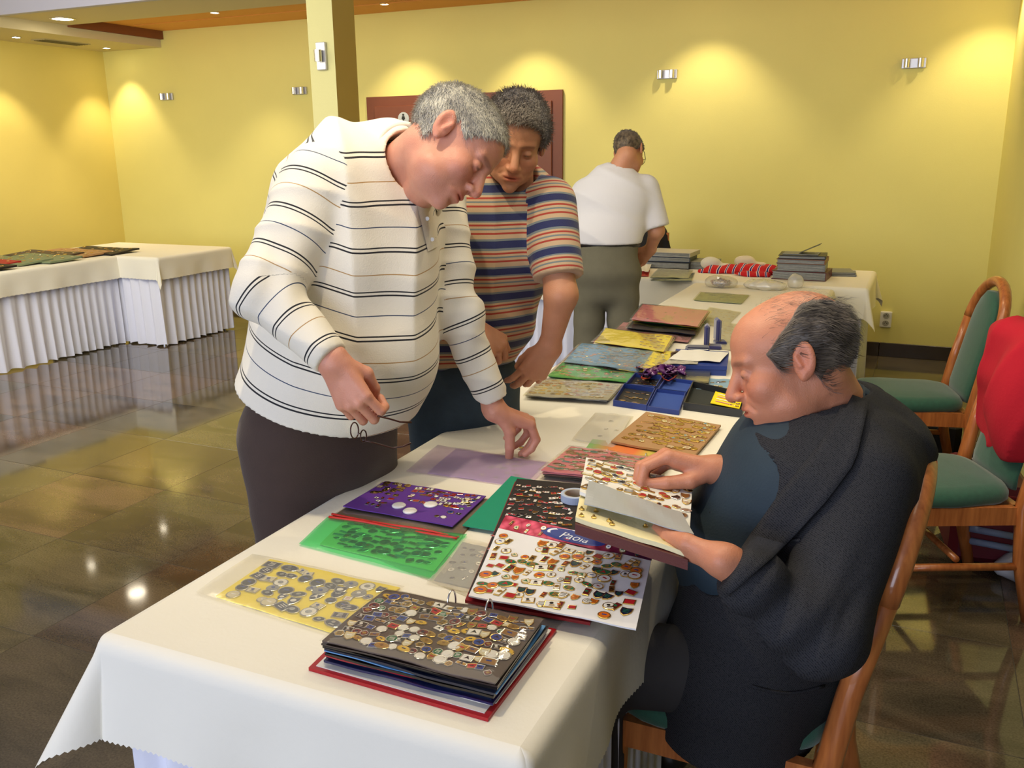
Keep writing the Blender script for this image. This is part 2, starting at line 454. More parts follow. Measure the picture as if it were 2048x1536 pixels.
# door
dr = MB().box(-4.79, -2.85, YB-.03, YB-.005, 0, 2.075).build('door_1', mat('reddish brown door frame', (.20, .055, .025), .45, var=.1, scale=12)); tag(dr, kind='structure')
Md = mat('reddish brown door leaf', (.22, .062, .03), .4, var=.1, scale=10)
MB().bbox(-4.70, -3.84, YB-.05, YB-.03, .01, 1.99, .004).build('door_leaf', Md, dr)
MB().bbox(-3.80, -2.94, YB-.05, YB-.03, .01, 1.99, .004).build('door_leaf', Md, dr)
hd = MB().tube([(-3.90, YB-.05, 1.0), (-3.90, YB-.10, 1.0), (-4.02, YB-.10, 1.0)], .009).build('handle', M_chrome, dr, smooth=True)
# round washroom sign
sg = MB(); n = 24; cx, cz = -4.386, 1.875
sg.loft([[(cx+.058*math.cos(a), y, cz+.058*math.sin(a)) for a in np.arange(n)*2*PI/n] for y in (YB-.050, YB-.056)])
so = sg.build('washroom_sign', mat('sign steel', (.62, .66, .68), .4, .3)); tag(so, 'round grey washroom sign with a standing figure on the brown door', 'sign')
sg = MB(); sg.loft([[(cx+.01*math.cos(a), y, cz+.034+.010*math.sin(a)) for a in np.arange(10)*2*PI/10] for y in (YB-.056, YB-.059)])
sg.loft([[(cx+x, y, cz+z) for x, z in ((-.012, -.045), (.012, -.045), (.006, -.01), (.018, .0), (.012, .022), (-.012, .022), (-.018, 0), (-.006, -.01))] for y in (YB-.056, YB-.059)])
sg.build('figure', M_black, so)

# wall sconces
def sconce(loc, rz, label, vertical=False, grp='chrome wall lamps'):
    r = thing('wall_lamp', loc, label, 'wall lamp', rz, grp)
    # local: wall at y=0, lamp sticks out to -y
    b = MB().bbox(-.082, .082, -.022, 0, -.035, .035, .004)
    parts = [('mounting_plate', b, mat('satin metal', (.62, .62, .66), .35, .6))]
    for x in ((-.045, .045) if not vertical else (0.0,)):
        h = .03 if not vertical else .038
        c = MB()
        if vertical: c.tube([(-.035, -.048, 0), (.035, -.048, 0)], .024, 14)
        else: c.tube([(x, -.045, -h), (x, -.045, h)], .021, 14)
        parts.append(('lamp_tube', c, M_chrome))
    for nme, m, mt in parts:
        if vertical: m.xform(Matrix.Rotation(PI/2, 4, 'Y'))
        m.build(nme, mt, r)
    return r
sconce((-7.227, YB, 2.16), 0, 'twin-tube chrome wall lamp on the yellow wall at far left')
sconce((-5.549, YB, 2.16), 0, 'twin-tube chrome wall lamp just left of the column')
sconce((-1.961, YB, 2.16), 0, 'twin-tube chrome wall lamp above the man in the plain white shirt')
sconce((-.155, YB, 2.16), 0, 'twin-tube chrome wall lamp at the far right of the back wall')
sconce((-3.50, 4.93, 2.17), 0, 'upright single-tube chrome wall lamp on the column', True)

# socket
r = thing('wall_socket', (-.179, YB, .293), 'white double power socket low on the yellow wall', 'socket')
MB().bbox(-.042, .042, -.03, 0, -.062, .062, .006).build('cover', M_white, r)
for z in (-.028, .03):
    MB().loft([[(.024*math.cos(a), y, z+.022*math.sin(a)) for a in np.arange(18)*2*PI/18] for y in (-.0305, -.032)]).build('outlet', mat('socket grey', (.40, .39, .34), .5), r)
    MB().box(-.012, -.007, -.0335, -.031, z-.004, z+.004).box(.007, .012, -.0335, -.031, z-.004, z+.004).box(-.002, .002, -.036, -.031, z+.006, z+.016).build('hole', M_black, r)

# recessed ceiling lights
M_em = mat('lamp glow', (1, .88, .66), .5, emit=30)
def downlight(x, y, z, r_, e, label, aim=None, ang=75, spot=True):
    t = thing('ceiling_light', (x, y, z), label, 'ceiling light', 0, 'recessed ceiling lights')
    n = 20; rg = MB()
    ring = lambda R, zz: [(R*math.cos(a), R*math.sin(a), zz) for a in np.arange(n)*2*PI/n]
    rg.loft([ring(r_*1.25, 0), ring(r_*1.25, -.006), ring(r_*1.02, -.008), ring(r_*1.0, -.002)], cap=False).build('trim_ring', M_chrome, t)
    MB().add(ring(r_, -.004), [tuple(range(n))[::-1]]).build('bulb', M_em, t)
    if spot:
        l = lamp('spot_beam', 'SPOT', (x, y, z-.02), e, (1, .82, .54), aim or (x, y, 0), .03, angle=ang)
downlight(-7.72, 7.16, 2.64, .035, 40, 'small recessed spot in the corner above the left rear wall', (-7.72, 7.3, 0), 80)
downlight(-7.70, 6.12, 2.64, .035, 40, 'small recessed spot on the lowered strip beside the left wall', (-7.8, 6.12, 0), 80)
downlight(-6.92, 5.98, 2.73, .085, 40, 'large round recessed lamp on the cream ceiling beam', None, 110)
downlight(-5.86, 6.68, 2.795, .035, 36, 'small recessed spot in the orange ceiling left of the column', (-5.86, 7.0, 0), 80)
for x, w_ in ((-4.3, 'above the left half of the brown door'), (-3.1, 'above the right half of the brown door'), (-1.62, 'above the white-shirted man'), (.33, 'in the right rear corner')):
    downlight(x, 6.98, 2.795, .035, 40, 'small recessed spot in the orange ceiling '+w_, (x, 7.15, 0), 95)
for x, y, w_ in ((-1.1, 1.3, 'over the near end of the long table'), (-1.3, 4.0, 'over the far end of the long table'), (-3.2, 2.6, 'over the open floor'), (-.2, 2.9, 'over the chairs')):
    downlight(x, y, 3.0, .085, 62 if y < 2 else 30, 'large round lamp in the high pale ceiling '+w_, None, 120)
# air vent
v = thing('air_vent', (-7.67, 6.58, 2.64), 'small oblong air vent in the lowered ceiling strip', 'vent')
MB().box(-.09, .09, -.26, .26, -.008, 0).build('frame', mat('vent cream', (.5, .44, .26), .6), v)
for k in range(5):
    y = -.07+.035*k; MB().box(y-.006, y+.006, -.24, .24, -.012, -.008).build('slat', mat('vent slat dark', (.16, .14, .07), .6), v)

# ------------------------------------------------------------------ tables
M_cloth = mat('cream tablecloth', (.86, .82, .70), .8, var=.02, scale=5, bump=.0005, bscale=90)
M_skirt = mat('white pleated skirting', (.80, .81, .92), .8, bump=.0004, bscale=80)
def overcloth(name, x0, x1, y0, y1, z, over, mt, label, ang=(0, 0, 0, 0), step=.05, edge=.01, seed=1, flare=.5, low=.0):
    """flat top, drop on each side, corners falling in soft cones, pinked hem"""
    xs_ = np.concatenate([[x0+edge*k*0 for k in ()], np.arange(x0, x1+1e-6, (x1-x0)/max(2, round((x1-x0)/edge)))])
    ys_ = np.arange(y0, y1+1e-6, (y1-y0)/max(2, round((y1-y0)/edge)))
    nr = 14; per = []
    # perimeter rays: (base point, outward dir, length)
    def hem(k, L): return L+(.0022 if k % 2 else -.0022)
    k = 0
    def side(pts, n):
        nonlocal k
        for i, p in enumerate(pts): per.append((p, np.array(n, float), hem(k, over), 0.)); k += 1
    def corner(c, n0, n1):
        nonlocal k
        m = 46
        for i in range(1, m):
            th = PI/2*i/m; n = math.cos(th)*np.array(n0, float)+math.sin(th)*np.array(n1, float)
            L = over/max(math.cos(th), math.sin(th)); f = math.sin(2*th)**1.5
            per.append((np.array(c, float), n, hem(k, L), f)); k += 1
    side([(x, y0) for x in xs_], (0, -1)); corner((x1, y0), (0, -1), (1, 0))
    side([(x1, y) for y in ys_], (1, 0)); corner((x1, y1), (1, 0), (0, 1))
    side([(x, y1) for x in xs_[::-1]], (0, 1)); corner((x0, y1), (0, 1), (-1, 0))
    side([(x0, y) for y in ys_[::-1]], (-1, 0)); corner((x0, y0), (-1, 0), (0, -1))
    n = len(per); V = []; F = []; Rb = .026
    for r_ in range(nr+1):
        s = r_/nr
        for i, (p, d, L, f) in enumerate(per):
            l = s*L
            if l < Rb*PI/2: a = l/Rb; out = Rb*math.sin(a); dn = Rb*(1-math.cos(a))
            else:
                rest = l-Rb*PI/2; al = .07+.55*f*flare+(.050*math.sin(i*edge*11+seed)+.028*math.sin(i*edge*27+seed*2))*(1-.6*f)*min(1, rest/.08)
                out = Rb+rest*math.sin(al); dn = Rb+rest*math.cos(al)
            V.append((p[0]+d[0]*out, p[1]+d[1]*out, z-dn))
    for r_ in range(nr):
        for i in range(n):
            j = (i+1) % n; F.append((r_*n+i, (r_+1)*n+i, (r_+1)*n+j, r_*n+j))
    # top face fan grid
    m = MB(); m.add(V, F)
    m.add([V[i] for i in range(n)], [tuple(range(n))])
    o = m.build(name, mt, smooth=False)
    o.data.polygons.foreach_set('use_smooth', np.ones(len(o.data.polygons), bool))
    tag(o, label, 'tablecloth')
    return o
def table(name, x0, x1, y0, y1, label, skirt_sides='SWNE', z=.757, period=.085, skirt_label=None, seed=0):
    t = thing(name, ((x0+x1)/2, (y0+y1)/2, 0), label, 'table'); sx, sy = (x1-x0)/2, (y1-y0)/2
    MB().bbox(-sx+.01, sx-.01, -sy+.01, sy-.01, z-.03, z-.003, .004).build('tabletop', mat('table board', (.3, .2, .1), .5, var=.2, scale=6), t)
    for a in (-1, 1):
        for b in (-1, 1):
            MB().tube([(a*(sx-.06), b*(sy-.06), z-.03), (a*(sx-.06), b*(sy-.06), 0)], .016).build('leg', M_chrome, t)
    # pleated skirt
    P = []; segs = {'S': ((x0, y0), (x1, y0), (0, -1)), 'E': ((x1, y0), (x1, y1), (1, 0)), 'N': ((x1, y1), (x0, y1), (0, 1)), 'W': ((x0, y1), (x0, y0), (-1, 0))}
    rr = random.Random(seed)
    sk = MB()
    for s_ in skirt_sides:
        a, b, nn = segs[s_]; a = np.array(a, float); b = np.array(b, float); L = np.linalg.norm(b-a); d = (b-a)/L; n_ = np.array(nn, float)
        N = max(6, int(L/.011)); ph = 0; top = []; mid = []; bot = []
        G = [[] for _ in range(7)]
        for i in range(N+1):
            x = L*i/N; ph += 2*PI*(L/N)/(period*(1+.35*math.sin(x*3.1+seed)))
            wv = math.sin(ph)+.35*math.sin(ph*2+1)
            for q in range(7):
                f = q/6; amp = .006+.017*f**.8
                ins = -.006 + amp*wv*.9 + .012*f*math.sin(x*2.3+seed)
                sh = .012*f*math.cos(ph)
                p = a+d*(min(max(x+sh, 0), L))+n_*ins
                G[q].append((p[0]-(x0+x1)/2, p[1]-(y0+y1)/2, (z-.012)*(1-f)+.012*f+(.006*math.sin(ph*.7) if q == 6 else 0)))
        sk.loft(G, cap=False, close=False)
    o = sk.build('skirt', M_skirt, t, smooth=True)
    return t
TZ = .76
table('long_table', -1.265, -.475, 1.04, 5.66, 'long table under the cream cloth with a pale pleated skirt', seed=3)
overcloth('tablecloth', -1.27, -.46, 1.03, 5.67, TZ, .208, M_cloth, 'cream cloth with pinked hem on the long table in front', flare=.85, edge=.006)
table('back_table', -2.6, -.28, 5.80, 6.6, 'table along the back wall behind the man in the plain white shirt', 'SWE', seed=5)
overcloth('tablecloth', -2.61, -.27, 5.79, 6.61, TZ+.002, .20, M_cloth, 'cream cloth on the table along the back wall', seed=4, edge=.02)
table('side_table', -7.1, -6.21, 2.2, 5.58, 'table along the left wall with albums laid on it', 'SE', seed=8, period=.11)
table('corner_table', -7.1, -5.76, 5.59, 6.45, 'corner table at the left rear with an empty top', 'SEN', seed=9, period=.11)
overcloth('tablecloth', -7.11, -6.2, 2.19, 5.60, TZ, .20, M_cloth, 'cream cloth on the left wall table holding the albums', seed=2, edge=.02, flare=.25)
overcloth('tablecloth', -7.11, -5.75, 5.60, 6.46, TZ+.003, .20, M_cloth, 'cream cloth on the empty corner table', seed=6, edge=.02, flare=.25)

# ------------------------------------------------------------------ chairs
def wood_mat():
    m, nt, b = nodes('orange varnished beech'); N = nt.nodes.new; L = nt.links.new
    tc = N('ShaderNodeTexCoord'); mp = N('ShaderNodeMapping'); mp.inputs['Scale'].default_value = (30, 30, 3); L(tc.outputs['Object'], mp.inputs['Vector'])
    nz = N('ShaderNodeTexNoise'); nz.inputs['Scale'].default_value = 2; nz.inputs['Detail'].default_value = 6; L(mp.outputs[0], nz.inputs['Vector'])
    rp = N('ShaderNodeValToRGB'); e = rp.color_ramp.elements; e[0].color = (.36, .10, .025, 1); e[1].color = (.62, .21, .055, 1); e[0].position = .3; e[1].position = .7
    L(nz.outputs['Fac'], rp.inputs[0]); L(rp.outputs[0], b.inputs['Base Color']); b.inputs['Roughness'].default_value = .28; b.inputs['Coat Weight'].default_value = .4
    return m
M_wood = wood_mat()
M_green = mat('green upholstery', (.022, .105, .062), .8, var=.25, scale=60, bump=.0006, bscale=500, sheen=.4)
M_fleck = mat('upholstery pale thread', (.16, .27, .2), .8)
def chair(x, y, face, label):
    rz = math.atan2(face[1], face[0])-PI/2
    t = thing('dining_chair', (x, y, 0), label, 'chair', rz, 'green upholstered dining chairs')
    hw = .205
    # seat cushion
    n = 28; pts = []
    def outline(s, z):
        P = []
        for a in np.arange(n)*2*PI/n:
            c, s_ = math.cos(a), math.sin(a); q = 4.5
            xx = math.copysign(abs(c)**(2/q), c)*(.225 if s_ > 0 else .205)*s; yy = math.copysign(abs(s_)**(2/q), s_)*.22*s
            P.append((xx, yy+.01, z))
        return P
    MB().loft([outline(.94, .425), outline(1, .44), outline(1.0, .462), outline(.95, .48), outline(.8, .49), outline(.4, .497)]).build('seat', M_green, t, smooth=True)
    MB().box(-hw, hw, .195, .22, .365, .428).box(-hw, hw, -.215, -.19, .365, .428).box(-hw-.012, -hw+.014, -.2, .2, .365, .428).box(hw-.014, hw+.012, -.2, .2, .365, .428).build('seat_frame', M_wood, t)
    for s in (-1, 1):
        l = MB(); l.tube([(s*.205, .205, .428), (s*.208, .208, .2), (s*.21, .215, 0)], [.024, .022, .018], 8).build('leg', M_wood, t, smooth=True)
        l = MB(); l.tube([(s*.205, -.29, 0), (s*.207, -.235, .22), (s*.21, -.215, .42), (s*.21, -.245, .60), (s*.21, -.29, .80)], [.021, .024, .026, .024, .023], 10).build('leg', M_wood, t, smooth=True)
        MB().tube([(s*.207, .21, .21), (s*.207, -.235, .21)], .014, 8).build('stretcher', M_wood, t, smooth=True)
    MB().tube([(-.2, -.02, .235), (.2, -.02, .235)], .012, 8).build('stretcher', M_wood, t, smooth=True)
    arch = []
    for k in range(17):
        a = PI*k/16; arch.append((.21*math.cos(a), -.29-.045*math.sin(a), .80+.195*math.sin(a)))
    MB().tube(arch, .0245, 10).build('arched_top_rail', M_wood, t, smooth=True)
    # padded back panel
    R = []
    for j in range(12):
        f = j/11; z = .46+f*.49; yb = -.222-.105*max(0, (z-.5))/.5
        wdt = .145 if z < .80 else .145*math.sqrt(max(0.02, 1-((z-.80)/.155)**2))
        R.append([(wdt*math.cos(a), yb+.024*math.sin(a), z) for a in np.arange(16)*2*PI/16])
    MB().loft(R).build('back_cushion', M_green, t, smooth=True)
    return t
chair(-.285, 1.82, (-1, .0), 'green and beech dining chair on which the man in the dark jacket sits')
chair(.02, 4.50, (-.97, -.24), 'empty green dining chair by the far end of the long table')
chair(.115, 3.335, (-.91, -.41), 'green dining chair with the red jacket over its back')
# ------------------------------------------------------------------ people
def skin_mat(name, c, red=.6):
    m, nt, b = nodes(name); N = nt.nodes.new; L = nt.links.new
    at = N('ShaderNodeAttribute'); at.attribute_name = 'tint'
    tc = N('ShaderNodeTexCoord'); n1 = N('ShaderNodeTexNoise'); n1.inputs['Scale'].default_value = 28; n1.inputs['Detail'].default_value = 5; L(tc.outputs['Object'], n1.inputs['Vector'])
    mx = N('ShaderNodeMix'); mx.data_type = 'RGBA'; c = col(c)
    mx.inputs[6].default_value = (c[0]*.9, c[1]*.78, c[2]*.72, 1); mx.inputs[7].default_value = (min(1, c[0]*1.08), c[1]*1.1, c[2]*1.1, 1); L(n1.outputs['Fac'], mx.inputs[0])
    mu = N('ShaderNodeMix'); mu.data_type = 'RGBA'; mu.blend_type = 'MULTIPLY'; mu.inputs[0].default_value = 1; L(mx.outputs[2], mu.inputs[6]); L(at.outputs['Color'], mu.inputs[7])
    L(mu.outputs[2], b.inputs['Base Color']); b.inputs['Roughness'].default_value = .48; b.inputs['Subsurface Weight'].default_value = .12
    b.inputs['Subsurface Radius'].default_value = (.012, .004, .002); b.inputs['Subsurface Scale'].default_value = 1
    n2 = N('ShaderNodeTexNoise'); n2.inputs['Scale'].default_value = 350; n2.inputs['Detail'].default_value = 3; L(tc.outputs['Object'], n2.inputs['Vector'])
    bp = N('ShaderNodeBump'); bp.inputs['Distance'].default_value = .0006; L(n2.outputs['Fac'], bp.inputs['Height']); L(bp.outputs['Normal'], b.inputs['Normal'])
    return m
def head(c, n, u, s=1., jaw=1., eye=.35, smile=0, nose=1.):
    """head field; c centre, n face direction, u up; local x side, y forward, z up"""
    B = basis(n, u); c = np.array(c, float)
    E = lambda c_, r_, M=None: ell(c_, r_, M)
    sy = lambda f: (lambda P: f(np.stack([np.abs(P[:, 0]), P[:, 1], P[:, 2]], 1)))
    rot = lambda a: np.array([[math.cos(a), -math.sin(a), 0], [math.sin(a), math.cos(a), 0], [0, 0, 1]])
    def F(P):
        Q = ((P-c)/s)@B
        d = E((0, -.022, .034), (.076, .096, .084))(Q)
        d = smin(d, E((0, .03, .04), (.066, .062, .062))(Q), .02)
        d = smin(d, E((0, .03, -.035), (.059, .06, .072))(Q), .025)
        d = smin(d, E((0, .02, -.072), (.058*jaw, .06, .038*jaw))(Q), .025)
        d = smin(d, rc((0, .074, -.1), (0, .07, -.09), .019, .02)(Q), .022)
        d = smin(d, sy(E((.04, .058, -.028), (.024, .026, .024)))(Q), .02)
        d = smin(d, sy(rc((.008, .087, .022), (.042, .074, .022), .009, .008))(Q), .014)
        d = smax(d, -sy(E((.031, .104, .001), (.022, .019, .015)))(Q), .014)
        d = smin(d, rc((0, .086, .012), (0, .112*nose+.0*0, -.032), .009, .0125)(Q), .012)
        d = smin(d, sy(E((.0125, .101, -.037), (.009, .011, .008)))(Q), .005)
        d = smax(d, -sy(rc((.007, .106, -.048), (.009, .1, -.04), .004, .003))(Q), .003)
        # nasolabial fold and mouth
        d = smin(d, E((0, .079, -.064), (.033, .02, .026))(Q), .014)
        d = smax(d, -sy(rc((.02, .1, -.044), (.034+.004*smile, .084, -.064), .0028, .0022))(Q), .006)
        d = smin(d, E((0, .094, -.0605), (.024, .0085, .0058))(Q), .005)
        d = smin(d, E((0, .093, -.0725), (.021, .0085, .0068))(Q), .005)
        d = smax(d, -E((0, .102, -.0665), (.027, .011, .0020))(Q), .003)
        d = smax(d, -E((0, .097, -.084), (.02, .008, .006))(Q), .008)
        # eyeballs under lids
        d = smin(d, sy(E((.031, .0765, .0), (.0135, .0135, .0125)))(Q), .003)
        d = smax(d, -sy(rc((.02, .0925, -.003), (.042, .088, -.003), .0016, .0016))(Q), .002)
        d = smax(d, -sy(rc((.018, .087, -.0125), (.043, .081, -.012), .0016, .0016))(Q), .004)
        # ears
        a = .35; Me = np.array([[math.cos(a), -math.sin(a), 0], [math.sin(a), math.cos(a), 0], [0, 0, 1]]); b_ = .22
        Mx = np.array([[1, 0, 0], [0, math.cos(b_), -math.sin(b_)], [0, math.sin(b_), math.cos(b_)]])
        e = sy(ell((.0815, -.014, .0), (.0075, .0195, .034), Me@Mx))(Q)
        e = smax(e, -sy(ell((.0905, -.010, .003), (.0075, .0125, .024), Me@Mx))(Q), .004)
        e = smin(e, sy(rc((.083, -.006, -.008), (.081, -.002, .010), .0045, .0035))(Q), .004)
        e = smin(e, sy(rc((.079, -.006, -.028), (.079, -.01, -.02), .0065, .0075))(Q), .005)
        d = smin(d, e, .006)
        return d*s
    def loc(P): return ((P-c)/s)@B
    F.loc = loc; F.B = B; F.c = c; F.s = s
    F.world = lambda q: c+s*(B@np.array(q, float))
    return F
def head_tint(Q, T):
    """lips, cheeks, brows painted in the head's own coordinates"""
    g = lambda c, r: np.exp(-(((np.stack([np.abs(Q[:, 0]), Q[:, 1], Q[:, 2]], 1)-np.array(c))/np.array(r))**2).sum(1))
    lip = np.clip(g((0, .102, -.066), (.022, .014, .009))*1.6, 0, 1)[:, None]; T = T*(1-lip)+lip*T*np.array([.95, .55, .55])
    ck = g((.042, .07, -.03), (.022, .03, .022))[:, None]+g((0, .118, -.034), (.016, .02, .014))[:, None]*.9; T = T*(1-np.clip(ck, 0, 1)*np.array([.0, .16, .14]))
    br = np.clip(g((.03, .09, .0215), (.018, .02, .0045))*1.5, 0, .75)[:, None]; T = T*(1-br)+br*np.array([.45, .42, .42])
    er = g((.085, -.012, 0), (.012, .03, .035))[:, None]; T = T*(1-er*np.array([0, .14, .12]))
    ey = np.clip(g((.031, .0915, -.003), (.011, .006, .0022))*1.7, 0, .8)[:, None]; T = T*(1-ey)+ey*np.array([.18, .14, .12])
    return T
def hand(wr, yd, zd, s, curls, thumb, scale=1., splay=(6, 2, -2, -7), spread=None):
    """wr wrist point; yd towards the knuckles; zd back of the hand; s = thumb side (+1/-1 along y x z)"""
    y = nrm(yd); z = nrm(np.array(zd)-np.dot(zd, y)*y); x = np.cross(y, z); B = np.stack([x, y, z], 1); wr = np.array(wr, float)
    w = lambda q: wr+scale*(B@np.array(q, float))
    mcp = [(s*.030, .086, .001), (s*.010, .092, .004), (-s*.011, .088, .002), (-s*.030, .078, -.004)]
    L = [(.044, .026, .021), (.048, .030, .023), (.044, .028, .022), (.035, .021, .020)]
    R = [.0098, .0100, .0095, .0085]
    palm = [rc(w((s*.014, -.01, 0)), w((s*.024, .07, -.002)), .0205*scale, .0135*scale), rc(w((-s*.012, -.01, 0)), w((-s*.022, .066, -.004)), .019*scale, .0125*scale),
            rc(w((0, -.01, 0)), w((0, .075, 0)), .021*scale, .0135*scale)]
    for m in mcp: palm.append(rc(w((m[0]*.6, .03, -.002)), w(m), .013*scale, .0115*scale))
    fs = []; tips = []; nails = []
    for i in range(4):
        p = np.array(mcp[i]); a = 0; sp = math.radians(splay[i])*s; ch = [p]
        for j in range(3):
            a += math.radians(curls[i][j]); d = np.array([math.sin(sp)*1.0*math.cos(a), math.cos(a)*math.cos(sp), -math.sin(a)])
            p = p+d*L[i][j]; ch.append(p)
        r0 = R[i]*scale; rr = [r0*1.08, r0, r0*.92, r0*.8]
        f = [rc(w(ch[j]), w(ch[j+1]), rr[j], rr[j+1]) for j in range(3)]
        fs.append(U_(*f, k=.003)); tips.append(w(ch[3])); up = np.array([0, math.sin(a), math.cos(a)]); nails.append(w(ch[3]*.75+ch[2]*.25+up*R[i]*.8))
    th = [np.array((s*.020, .012, -.006))]+[np.array((s*t[0], t[1], t[2])) for t in thumb]
    tr = [.0165, .0140, .0115, .0098]
    tf = U_(*[rc(w(th[j]), w(th[j+1]), tr[j]*scale, tr[j+1]*scale) for j in range(len(th)-1)], k=.005)
    def F(P):
        d = palm[0](P)
        for g in palm[1:]: d = smin(d, g(P), .012)
        f4 = fs[0](P)
        for g in fs[1:]: f4 = np.minimum(f4, g(P))
        for m in mcp: pass
        d = smin(d, f4, .007); d = smin(d, tf(P), .010 if True else 0)
        return d
    F.w = w; F.tips = tips+[w(th[-1])]; F.nails = nails; F.wr = wr
    return F
def grid_for(f, pts, pad, h, it=1):
    pts = np.array(pts, float); V, Fc = nets(f, pts.min(0)-pad, pts.max(0)+pad, h)
    return relax(V, Fc, it, .5), Fc
def strands(rg, V, N, n, length, width, comb, jitter=.5, lift=.35):
    """short tapering hair blades growing from points of a surface"""
    i = rg.integers(0, len(V), n); p = V[i]+rg.normal(size=(n, 3))*.001; d = comb(p)
    if not isinstance(d, np.ndarray): d = np.array(d)
    t = d-(d*N[i]).sum(1)[:, None]*N[i]; t /= np.linalg.norm(t, axis=1)[:, None]+1e-9
    t = t+N[i]*lift+rg.normal(size=(n, 3))*jitter*.5; t /= np.linalg.norm(t, axis=1)[:, None]
    sd = np.cross(t, N[i]); sd /= np.linalg.norm(sd, axis=1)[:, None]+1e-9
    L = length*(.6+.6*rg.random(n))[:, None]; w_ = width
    a = p-sd*w_-N[i]*.002; b = p+sd*w_-N[i]*.002; m = p+t*L*.55; e = p+t*L-N[i]*.25*L*(1-lift)
    Vn = np.stack([a, b, m+sd*w_*.8, m-sd*w_*.8, e], 1).reshape(-1, 3); k = np.arange(n)*5
    F = np.stack([k, k+1, k+2, k+3], 1); F2 = np.stack([k+3, k+2, k+4, k+4], 1)
    return Vn, F, F2
def normals(V, F):
    n = np.cross(V[F[:, 2]]-V[F[:, 0]], V[F[:, 3]]-V[F[:, 1]]); N = np.zeros_like(V)
    for i in range(4): np.add.at(N, F[:, i], n)
    return N/(np.linalg.norm(N, axis=1)[:, None]+1e-12)
def hair_obj(root, H, g, mt, thick=.006, n=7000, length=.016, width=.0006, comb=(0, -1, 0), lift=.35, seed=0, h=.0028, jitter=.5, extra=None):
    """H head field; g(Q) < 0 where hair grows"""
    s = H.s
    cr = lambda Q: smin(smin(ell((0, -.022, .034), (.076, .096, .084))(Q), ell((0, .03, .04), (.066, .062, .062))(Q), .02), ell((0, .01, -.03), (.066, .07, .06))(Q), .02)
    th = lambda Q: thick*(1+.35*wob(Q, .012, seed)+.2*wob(Q, .004, seed+1))
    f = lambda P: (lambda Q: smax(cr(Q)-th(Q), g(Q)+.002*wob(Q, .006, seed+1), .006)*s)(H.loc(P))
    ct = H.c
    V, F = nets(f, ct-.15*s, ct+.15*s, h)
    Q = H.loc(V); keep = cr(Q) > -.0012; fk = keep[F].all(1); F = F[fk]
    N = normals(V, F); used = np.unique(F); 
    cm = (lambda p: (H.loc(p)*0+np.array(comb))@H.B.T) if not callable(comb) else (lambda p: comb(H.loc(p))@H.B.T)
    out = cr(Q[used]) > thick*.45; us = used[out]
    Vs, F1, F2 = strands(np.random.default_rng(seed), V[us], N[us], n, length*s, width*s, cm, jitter, lift)
    nv = len(V); allV = np.concatenate([V, Vs]); L0 = np.array(root.location)
    me = bpy.data.meshes.new('hair'); 
    Fq = np.concatenate([F, F1+nv]); Ft = F2[:, :3]+nv
    me.vertices.add(len(allV)); me.vertices.foreach_set('co', (allV-L0).astype(np.float32).ravel())
    li = np.concatenate([Fq.ravel(), Ft.ravel()]).astype(np.int32); me.loops.add(len(li)); me.loops.foreach_set('vertex_index', li)
    st = np.concatenate([np.arange(len(Fq))*4, len(Fq)*4+np.arange(len(Ft))*3]).astype(np.int32); me.polygons.add(len(st)); me.polygons.foreach_set('loop_start', st)
    me.materials.append(mt); me.update(calc_edges=True); me.validate()
    me.polygons.foreach_set('use_smooth', np.ones(len(me.polygons), bool)); 
    return link('hair', me, root)
def hair_mat(name, c1, c2, scale=60):
    m, nt, b = nodes(name); N = nt.nodes.new; L = nt.links.new
    tc = N('ShaderNodeTexCoord'); n1 = N('ShaderNodeTexNoise'); n1.inputs['Scale'].default_value = scale; n1.inputs['Detail'].default_value = 6; L(tc.outputs['Object'], n1.inputs['Vector'])
    rp = N('ShaderNodeValToRGB'); e = rp.color_ramp.elements; e[0].position = .35; e[1].position = .65; e[0].color = col(c1); e[1].color = col(c2); L(n1.outputs['Fac'], rp.inputs[0]); L(rp.outputs[0], b.inputs['Base Color'])
    b.inputs['Roughness'].default_value = .5; b.inputs['Sheen Weight'].default_value = .3
    return m
def finish_skin(root, parts, H, m, nails=()):
    V, F = bmesh_join(parts); L = np.array(root.location); me = mesh('body', V-L, F, [m], True)
    T = np.ones((len(V), 3))
    Q = H.loc(V); near = np.abs(Q).max(1) < .16; T[near] = head_tint(Q[near], T[near])
    for nl in nails:
        g = np.exp(-(((V-nl)**2).sum(1))/(.0055**2))[:, None]; T = T*(1-.5*g)+.5*g*np.array([1.15, 1.1, 1.1])
    color_attr(me, 'tint', T)
    return link('body', me, root)
def garment(name, root, f, pts, pad, h, m, labels=None, it=2, attr='stripe'):
    V, F = grid_for(f, pts, pad, h, it)
    L = np.array(root.location); me = mesh(name, V-L, F, [m], True)
    if labels:
        ctr = V[F].mean(1); D = np.stack([lf(ctr) for lf, _ in labels]); lab = D.argmin(0)
        val = np.zeros((len(F), 4))
        for i, (_, cf) in enumerate(labels):
            k = lab == i
            if k.any(): val[k] = cf(V[F[k]].reshape(-1, 3)).reshape(-1, 4)
        if len(me.loops) == val.size:
            a = me.attributes.new(attr, 'FLOAT', 'CORNER'); a.data.foreach_set('value', val.astype(np.float32).ravel())
    return link(name, me, root)
def shoes(root, feet, mt):
    for p, d in feet:
        p = np.array(p, float); d = nrm(d); z = np.array([0, 0, 1.])
        f = U_(rc(p+z*.035-d*.05, p+z*.03+d*.14, .04, .034), rc(p+z*.05-d*.04, p+z*.06, .042, .05), rc(p+z*.02+d*.1, p+z*.02+d*.17, .036, .03), k=.03)
        g = lambda P: smax(f(P), .004-P[:, 2], .004)
        V, F = grid_for(g, [p-d*.1, p+d*.22, p+z*.12], .06, .008)
        body_obj('shoe', V, F, mt, root)
